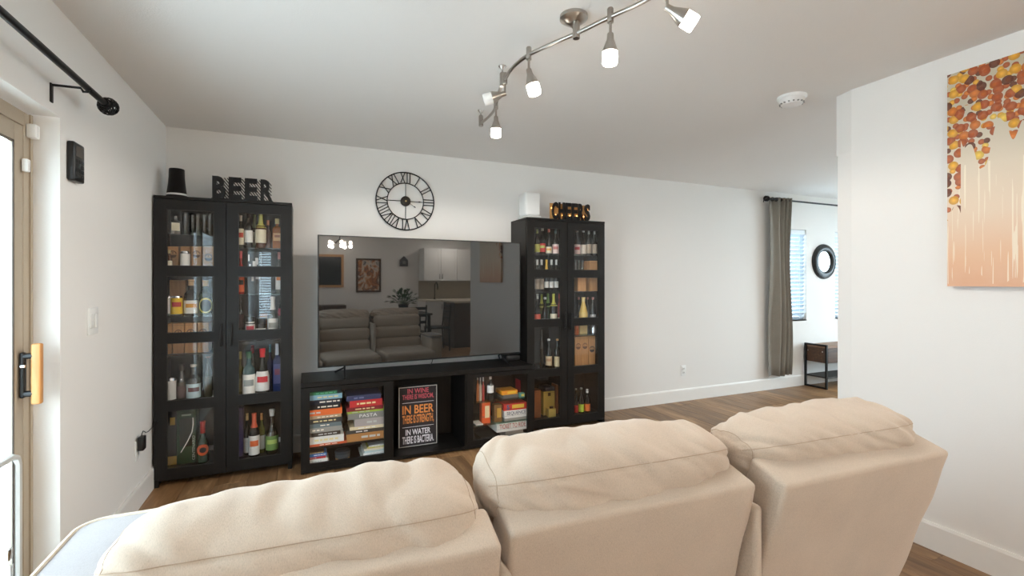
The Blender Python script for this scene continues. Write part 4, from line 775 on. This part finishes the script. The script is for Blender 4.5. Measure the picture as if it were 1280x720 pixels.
# curtain and rod
rd = thing('curtain_rod', 'thin black curtain rod over the blinds window', 'curtain rod', (5.12, YW, 2.335)); MB().cyl((.0, -.09, 0), (2.42, -.09, 0), .011, 12).build('pole', M['blackmetal'], rd)
m = MB(); rn = random.Random(5)
for i in range(10):
    ax = Vector((rn.uniform(-1, 1), rn.uniform(-1, 1), rn.uniform(-1, 1))).normalized(); t1 = ax.orthogonal().normalized(); t2 = ax.cross(t1)
    m.tube([Vector((-.03, -.09, 0))+(t1*math.cos(q)+t2*math.sin(q))*.034 for q in [2*PI*j/14 for j in range(14)]], .0035, 5, True)
m.build('finial', M['blackmetal'], rd); m = MB(); m.tube([(.03, 0, -.03), (.03, -.005, 0), (.03, -.075, 0)], .006, 6); m.tube([(2.38, 0, -.03), (2.38, -.005, 0), (2.38, -.075, 0)], .006, 6); m.build('bracket', M['blackmetal'], rd)
ct = thing('curtain', 'grey fabric curtain panel hanging at the rod end', 'curtain', (5.33, YW-.09, .18)); m = MB(); n, nz = 60, 14; V = []; wc_ = .345
for j in range(nz+1):
    z = 2.18*j/nz
    for i in range(n+1):
        f = i/n; sp_ = 1+.05*(1-j/nz); x_ = (-wc_/2+wc_*f)*sp_
        V.append((x_, .034*math.sin(f*f*2*PI*4.2+.5)*(.75+.25*math.sin(j*.5))-.012*f+.01*math.sin(z*3+f*4), z+.008*math.sin(f*9)*(1-j/nz)))
Fc = [(j*(n+1)+i, j*(n+1)+i+1, (j+1)*(n+1)+i+1, (j+1)*(n+1)+i) for j in range(nz) for i in range(n)]
m.add(V, Fc, True); c_ = m.build('panel', M['curtain'], ct); sm = c_.modifiers.new('thickness', 'SOLIDIFY'); sm.thickness = .003
for i in range(5): MB().tube([(-wc_/2+wc_*(.1+.2*i), .022*math.cos(q), 2.155+.022*math.sin(q)) for q in [2*PI*j/14 for j in range(14)]], .004, 5, True).build('grommet', M['blackmetal'], ct)
# round mirror
p = onY(1032, 327, YW-.03); mi = thing('round_mirror', 'round mirror with thick black frame beside the window', 'mirror', (p.x, YW, p.z)); rx = Matrix.Rotation(PI/2, 4, 'X')
MB().lathe([(.135, .002), (.135, .02), (.15, .036), (.165, .04), (.19, .036), (.21, .03), (.228, .018), (.232, .0)], (0, 0, 0), 48, rx).build('frame', M['blackplastic'], mi)
for rr in (.165, .195, .215): MB().tube([(rr*math.cos(2*PI*i/40), -.034+.02*(rr-.165)/.05*.5, rr*math.sin(2*PI*i/40)) for i in range(40)], .006, 6, True).build('frame_ring', M['blackplastic'], mi)
MB().lathe([(0, .012), (.136, .012), (.136, .009), (0, .009)], (0, 0, 0), 40, rx).build('mirror_glass', M['silvermirror'], mi)
# console table under the mirror
tb = thing('side_table', 'black metal framed side table with walnut drawer under the mirror', 'table', (5.878, 3.77, 0)); Wt, Dt, Ht = 1.1, .285, .55; b_ = .022
for x_ in (0, Wt-b_):
    m = MB(); m.box(x_, 0, 0, x_+b_, b_, Ht); m.box(x_, Dt-b_, 0, x_+b_, Dt, Ht); m.box(x_, b_, Ht-b_, x_+b_, Dt-b_, Ht); m.box(x_, b_, 0.0, x_+b_, Dt-b_, b_); m.build('end_frame', M['blackmetal'], tb)
for x_ in (b_+.001,): MB().rbox(x_, .004, .505, Wt-x_, Dt-.004, .53, .002, 1).build('table_top', woodmat('table_top_walnut', (120, 88, 66), (160, 124, 96), .5, (2, 16, 16)), tb)
MB().box(b_+.001, .012, .32, Wt-b_-.001, Dt-.006, .505).build('case', M['walnut'], tb)
for i in (0, 1):
    d = MB().rbox(b_+.012+i*.522, .004, .328, b_+.522+i*.522, .014, .498, .002, 1).build('drawer', M['walnut'], tb); MB().rbox(b_+.2+i*.522, -.014, .41, b_+.32+i*.522, .005, .42, .003, 1).build('handle', M['blackmetal'], d)
MB().box(b_, .006, .13, Wt-b_, Dt-.006, .148).build('lower_shelf', paint((60, 58, 56), .5), tb)
for y_ in (.05, Dt-.05): MB().lathe([(.008, 0), (.008, .004), (0, .005)], (0.0, y_, .46), 10, Matrix.Rotation(-PI/2, 4, 'Y')).build('bolt', M['chrome'], tb)

# ------------------------------------------------------------------ reclining sofa (seen from behind)
so = thing('sofa', 'beige fabric reclining sofa with three plump back cushions', 'sofa', (.7, .9, 0)); S0 = Vector((.7, .9, 0))
def panel(xc, ytop, ztop, wd, lean, yaw, hgt=.72, th=.11, seed=0):
    bm = bmesh.new(); bmesh.ops.create_cube(bm, size=1)
    for q in bm.verts: q.co = Vector((q.co.x*wd, q.co.y*th+th/2, q.co.z*hgt-hgt/2))
    bmesh.ops.bevel(bm, geom=list(bm.edges), offset=.012, segments=3, profile=.5, affect='EDGES')
    long_ = [e for e in bm.edges if e.calc_length() > .1]; bmesh.ops.subdivide_edges(bm, edges=long_, cuts=14, use_grid_fill=True)
    for q in bm.verts:
        n_ = noise.noise(Vector((q.co.x*5+seed, q.co.y*5, q.co.z*6)))*.006+noise.noise(Vector((q.co.x*14+seed, q.co.y*9, q.co.z*9)))*.0025; q.co.y -= n_*(1 if q.co.y < th/2 else -1); q.co.z += noise.noise(Vector((q.co.x*7+seed, q.co.y*7, 3)))*.003
    mt = Matrix.Translation(Vector((xc, ytop, ztop))-S0) @ Matrix.Rotation(yaw, 4, 'Z') @ Matrix.Rotation(lean, 4, 'X'); bmesh.ops.transform(bm, matrix=mt, verts=bm.verts)
    m = MB(); bm.verts.index_update(); m.add([q.co for q in bm.verts], [[q.index for q in f.verts] for f in bm.faces], True); bm.free(); o = m.build('back_panel', M['sofa'], so, 80)
    return o
def cushion(x0, x1, yc, zc, ry, rz, yaw, seed, lean=R(14)):
    nu, nv = 150, 96; V = []; xm, hw = (x0+x1)/2, (x1-x0)/2
    mt = Matrix.Translation(Vector((xm, yc, zc))-S0) @ Matrix.Rotation(yaw, 4, 'Z') @ Matrix.Rotation(lean, 4, 'X'); seams = []
    for i in range(nu+1):
        t = -math.cos(PI*i/nu); t = math.copysign(abs(t)**.82, t)
        e = max(0., 1-abs(t)**5.5)**(1/2.4)
        for j in range(nv):
            a = 2*PI*j/nv; ca, sa = math.cos(a), math.sin(a); n_ = 2.5
            py = math.copysign(abs(ca)**(2/n_), ca); pz = math.copysign(abs(sa)**(2/n_), sa)
            x = t*hw; sag = 1-.05*math.cos(t*2.2+seed)
            fold = -max(0., .32-abs(noise.noise(Vector((x*9+seed*3+pz*1.6, pz*.8, seed+py*.7)))))*.034+noise.noise(Vector((x*24+pz*2.2, pz*.9+py*.6, seed*2)))*.008+.004
            big = noise.noise(Vector((x*4+seed, py*1.2, pz*1.2+seed)))*.009
            edge = (abs(t)**3); fold *= (.65+.8*edge)
            groove = 0
            for aa in (2.55, .45):
                d_ = (a-aa); groove -= .002*math.exp(-(d_/.045)**2)
            groove -= .008*math.exp(-((abs(t)-.955)/.018)**2)*1.0
            k_ = 1+(fold+big+groove)/((ry+rz)/2)
            V.append(mt @ Vector((x, py*ry*e*k_*sag, pz*rz*e*k_*sag)))
    Fc = [(i*nv+j, i*nv+(j+1) % nv, (i+1)*nv+(j+1) % nv, (i+1)*nv+j) for i in range(nu) for j in range(nv)]
    m = MB(); m.add(V, Fc, True); o = m.build('back_cushion', M['sofa'], so, 180)
    jj = int(2.55/(2*PI)*nv); s_ = MB(); s_.tube([V[i*nv+jj] for i in range(14, nu-13, 2)], .0009, 5); s_.build('seam', M['thread'], o)
    for ti in (20, nu-20): 
        s_ = MB(); s_.tube([V[ti*nv+j] for j in range(0, nv//2+8, 2)], .001, 5); s_.build('seam', M['thread'], o)
    return o
YA = R(-3.2)
panel(.02, .815, .858, .625, R(15), YA, seed=1); panel(.672, .808, .862, .625, R(14), YA, seed=5); panel(1.352, .738, .862, .635, R(17), YA, seed=9)
cushion(-.312, .333, .980, .863, .126, .083, YA, 1.3, R(8)); cushion(.345, 1.012, .970, .890, .126, .084, YA, 4.1, R(8)); cushion(1.03, 1.70, .915, .886, .124, .082, YA, 7.7, R(8))
for xc, yc in ((.02, .98), (.68, .95), (1.37, .92)):
    for r in range(3):
        z0 = .42+r*.15; m = MB(); m.rbox(xc-.31-.7, yc+.06+r*-.02-.9, z0, xc+.31-.7, yc+.22-r*.03-.9, z0+.165, .05, 4); m.build('back_tuft', M['sofa'], so)
    m = MB(); m.rbox(xc-.325-.7, yc+.12-.9, .28, xc+.325-.7, yc+.80-.9, .47, .06, 5); m.build('seat_cushion', M['sofa'], so)
MB().rbox(-.33-.7, .14, .06, 1.70-.7, .8, .30, .02, 2).build('base', M['sofa'], so)
for x_ in (.345, 1.012): MB().rbox(x_-.014-.7, -.09, .10, x_+.014-.7, .4, .795, .012, 3, Matrix.Rotation(0, 4, 'X')).build('side_frame', M['sofa'], so)
for s_, (xa, xb, y0, y1) in (('l', (-.60, -.335, .98, 1.80)), ('r', (1.70, 1.86, 1.04, 1.46))):
    a = MB().rbox(xa-.7, y0-.9, .04, xb-.7, y1-.9, .595, .03, 3).build('arm', M['sofa'], so)
    P = []; rr = .07
    pad = MB().rbox(xa-.012-.7, y0-.9, .59, xb-.7, y1+.01-.9, .625, .016, 3).build('arm_pad', M['sofapad'], a); pad['label'] = 'sofa arm pad with daylight glare in its colour'
    X0_, X1_, Y0_, Y1_ = xa-.010-.7, xb-.004-.7, y0-.9, y1+.006-.9; pth = [(X0_, Y0_)]
    for i in range(7):
        q = PI-PI/2*i/6; pth.append((X0_+rr+rr*math.cos(q), Y1_-rr+rr*math.sin(q)))
    for i in range(7):
        q = PI/2-PI/2*i/6; pth.append((X1_-rr+rr*math.cos(q), Y1_-rr+rr*math.sin(q)))
    pth.append((X1_, Y0_)); MB().tube([(x, y, .624) for x, y in pth], .006, 6).build('piping', paint((206, 192, 172), .8), a)
for x_ in (-.45, .34, 1.0, 1.75):
    for y_ in (1.1, 1.62): MB().lathe([(.022, 0), (.028, .06)], (x_-.7, y_-.9, 0), 12).build('leg', M['matteblack'], so)

# ------------------------------------------------------------------ kitchen end of the room (seen mirrored in the television)
def kcab(label, x0, x1, y0, y1, z0, z1, n, mat, cat='cabinet', top=False, hz='low'):
    c = thing('kitchen_cabinet', label, cat, ((x0+x1)/2, y0, z0)); ox, oy = (x0+x1)/2, y0
    MB().box(x0-ox, 0, 0, x1-ox, y1-y0-.02, z1-z0).build('body', mat, c); wd = (x1-x0)/n
    for i in range(n):
        a = x0-ox+wd*i+.003; b = a+wd-.006; d = MB().rbox(a, y1-y0-.02, .003, b, y1-y0, z1-z0-.003, .003, 1).build('door', mat, c)
        m = MB(); f = .06
        for q in ((a, .003, a+f, z1-z0-.003), (b-f, .003, b, z1-z0-.003), (a+f, .003, b-f, f), (a+f, z1-z0-f, b-f, z1-z0-.003)): m.box(q[0], y1-y0, q[1], q[2], y1-y0+.006, q[3])
        m.build('door_frame', mat, d); hxx = b-.03 if i % 2 == 0 else a+.03; zz = .04 if hz == 'low' else z1-z0-.18
        MB().rbox(hxx-.005, y1-y0+.012, zz, hxx+.005, y1-y0+.022, zz+.12, .003, 1).build('handle', M['blackmetal'], d)
    return c
kw = paint((222, 220, 216), .4, var=.02)
kcab('white kitchen wall cabinets over the counter', 3.0, 4.6, YR, YR+.34, 1.34, 2.08, 4, kw); kcab('white kitchen base cabinets', 2.95, 4.6, YR, YR+.6, .0, .88, 4, kw, hz='high')
cw = thing('worktop', 'pale stone kitchen worktop on the base cabinets', 'worktop', (3.775, YR+.002, .88)); MB().rbox(-.85, 0, 0, .82, .63, .04, .004, 1).build('slab', paint((206, 196, 180), .3), cw); MB().box(-.8, 0, .04, .82, .012, .46).build('backsplash', paint((168, 156, 138), .4), cw)
fc = thing('kitchen_faucet', 'black arched kitchen faucet on the worktop', 'faucet', (3.3, YR+.2, .92)); MB().tube([(0, 0, 0), (0, 0, .28)]+[(0, .1-.1*math.cos(q), .28+.1*math.sin(q)) for q in [PI*i/8 for i in range(1, 9)]]+[(0, .2, .22)], .011, 8).build('spout', M['blackmetal'], fc); MB().lathe([(.026, 0), (.026, .02), (.014, .03)], (0, 0, 0), 14).build('base', M['blackmetal'], fc)
ki = thing('kitchen_island', 'dark brown panelled kitchen island', 'island', (3.85, -1.7, 0)); MB().box(-.7, -.3, 0, .7, .3, .9).build('body', paint((74, 58, 46), .5), ki); MB().rbox(-.74, -.36, .9, .74, .4, .94, .005, 1).build('worktop', paint((186, 174, 156), .35), ki)
# framed art, house ornament, dark picture, sideboard on the rear wall
def framed(name, label, x0, x1, z0, z1, fm, pm, fw=.04, cat='picture', roll=0):
    o = thing(name, label, cat, ((x0+x1)/2, YR, z0)); w2, h = (x1-x0)/2, z1-z0; m = MB()
    for q in ((-w2, 0, -w2+fw, h), (w2-fw, 0, w2, h), (-w2+fw, 0, w2-fw, fw), (-w2+fw, h-fw, w2-fw, h)): m.box(q[0], 0, q[1], q[2], .03, q[3])
    m.build('frame', fm, o); MB().box(-w2+fw, .002, fw, w2-fw, .014, h-fw).build('print', pm, o); o.rotation_euler = (0, roll, 0); return o
k = NT('abstract_print'); k.b.inputs['Roughness'].default_value = .6; tc = k.n('TexCoord'); nz_ = k.n('TexNoise', i_Scale=3.2, i_Detail=3., i_Distortion=1.2); k.l(tc.outputs['Generated'], nz_.inputs['Vector'])
k.l(k.ramp(nz_.outputs[0], [(.3, lin((70, 72, 86))), (.42, lin((216, 206, 186))), (.52, lin((190, 118, 60))), (.62, lin((120, 84, 70))), (.75, lin((214, 204, 184)))]), k.b.inputs['Base Color'])
framed('framed_picture', 'brown framed abstract print on the rear wall', 1.585, 2.118, 1.09, 1.83, M['walnut'], k.m); framed('framed_picture', 'large dark picture in a wooden frame on the rear wall', .55, 1.33, 1.2, 1.9, M['pine'], paint((36, 36, 38), .3), .05)
hs_ = thing('house_ornament', 'small dark house shaped wall ornament', 'ornament', (2.63, YR, 1.67)); MB().prism([(-.09, 0), (.09, 0), (.09, .14), (0, .23), (-.09, .14)], 0, .05).build('body', paint((60, 54, 60), .6), hs_); MB().box(-.035, .05, .05, .035, .054, .12).build('window', paint((130, 120, 110), .5), hs_)
sb = thing('sideboard', 'dark walnut sideboard against the rear wall', 'sideboard', (.9, YR, 0)); MB().rbox(-.45, .01, .08, .42, .42, .84, .004, 1).build('body', M['walnut'], sb)
for i in (0, 1): d = MB().rbox(-.44+.43*i, .42, .1, -.02+.43*i, .438, .66, .003, 1).build('door', M['walnut'], sb); MB().rbox(-.04+.05*i, .438, .36, -.03+.05*i, .452, .46, .002, 1).build('handle', M['chrome'], d)
for i in (0, 1): MB().rbox(-.44+.43*i, .42, .67, -.02+.43*i, .438, .83, .003, 1).build('drawer', M['walnut'], sb)
for x_ in (-.42, .37):
    for y_ in (.04, .36): MB().box(x_, y_, 0, x_+.05, y_+.05, .08).build('leg', M['walnut'], sb)
# dining set with plant
dt = thing('dining_table', 'black dining table between sofa and kitchen', 'table', (2.1, -1.3, 0)); MB().rbox(-.45, -.35, .71, .45, .35, .745, .005, 1).build('table_top', M['blackmetal'], dt)
for x_ in (-.42, .37):
    for y_ in (-.32, .27): MB().box(x_, y_, 0, x_+.05, y_+.05, .71).build('leg', M['blackmetal'], dt)
def chair(x, y, rz, label):
    c = thing('dining_chair', label, 'chair', (x, y, 0), rz); MB().rbox(-.2, -.2, .43, .2, .2, .465, .012, 2).build('seat', M['blackmetal'], c)
    for a in (-.18, .18):
        MB().tube([(a, .18, 0), (a, .18, .43)], .014, 8).build('leg', M['blackmetal'], c); MB().tube([(a, -.2, 0), (a, -.18, .43), (a, -.23, .92)], .014, 8).build('leg', M['blackmetal'], c)
    for z in (.6, .72, .84): MB().rbox(-.18, -.215-.03*(z-.6), z, .18, -.195-.03*(z-.6), z+.05, .005, 1).build('back_slat', M['blackmetal'], c)
chair(2.1, -.72, PI, 'black slat-back dining chair on the sofa side of the table'); chair(2.75, -1.3, PI/2, 'black slat-back dining chair at the table end by the island')
pl = thing('potted_plant', 'bushy green plant in a dark pot on the dining table', 'plant', (2.1, -1.3, .745)); MB().lathe([(0, 0), (.07, 0), (.095, .15), (.1, .16), (.088, .16), (.08, .145), (0, .145)], (0, 0, 0), 20).build('pot', paint((52, 50, 50), .5), pl)
rn = random.Random(8); lf = MB(); stem = MB()
for i in range(90):
    a = rn.uniform(0, 2*PI); el = rn.uniform(.15, 1.4); L_ = rn.uniform(.14, .3); d = Vector((math.cos(a)*math.cos(el), math.sin(a)*math.cos(el), math.sin(el))); b = Vector((0, 0, .15)); e = b+d*L_; sd_ = d.cross(Vector((0, 0, 1))).normalized()*.03; dn_ = Vector((0, 0, -.03))
    stem.tube([b, b+d*L_*.6, e], .002, 4); lf.add([e-d*.02, e+d*.03+sd_, e+d*.09+dn_, e+d*.03-sd_], [(0, 1, 2), (0, 2, 3)])
lo_ = lf.build('foliage', paint((46, 84, 40), .5, var=.3), pl); lo_['kind'] = 'stuff'; stem.build('stems', paint((70, 90, 50), .6), pl)
# chandelier; unseen flush lights added to brighten the kitchen and side room
ch = thing('chandelier', 'five-bulb black chandelier above the dining area', 'ceiling light', (1.12, -2.3, ZC)); m = MB(); m.lathe([(.06, 0), (.06, -.02), (.01, -.03)], (0, 0, 0), 20); m.cyl((0, 0, -.02), (0, 0, -.3), .008, 8); m.build('stem', M['blackmetal'], ch)
for i in range(5):
    a = 2*PI*i/5+.3; e = Vector((.2*math.cos(a), .2*math.sin(a), -.33)); ar = MB().tube([(0, 0, -.28), e*.5+Vector((0, 0, -.2)), e], .006, 6).build('arm', M['blackmetal'], ch); MB().lathe([(.0, -.05), (.025, -.045), (.034, -.02), (.028, .005), (.014, .02), (0, .02)], e+Vector((0, 0, -.01)), 14).build('bulb', M['flame'], ar)
    L = bpy.data.lights.new('chandelier_light', 'POINT'); L.energy = CHAND_W; L.shadow_soft_size = .03; L.color = (1, .93, .84); lo = bpy.data.objects.new('chandelier_light', L); COL.objects.link(lo); lo.location = Vector((1.12, -2.3, ZC))+e+Vector((0, 0, -.1))
for i, (x, y) in enumerate(((3.5, -2.4), (3.5, -.7), (4.9, 1.7))):
    o = thing('added_flush_light', ['added unseen flush light brightening the kitchen counter', 'added unseen flush light brightening the kitchen entry', 'added unseen flush light brightening the side room'][i], 'ceiling light', (x, y, ZC)); MB().lathe([(.17, 0), (.17, -.02), (.165, -.025)], (0, 0, 0), 32).build('rim', M['nickel'], o); MB().lathe([(.165, -.02), (.14, -.05), (.08, -.068), (0, -.074)], (0, 0, 0), 32).build('diffuser', M['flush'], o)
    L = bpy.data.lights.new('added_flush_lamp', 'AREA'); L.shape = 'DISK'; L.size = .3; L.energy = (KITCH_W, KITCH_W, SIDE_W)[i]; L.color = (1, .94, .87); lo = bpy.data.objects.new('added_flush_lamp', L); COL.objects.link(lo); lo.location = (x, y, ZC-.078)
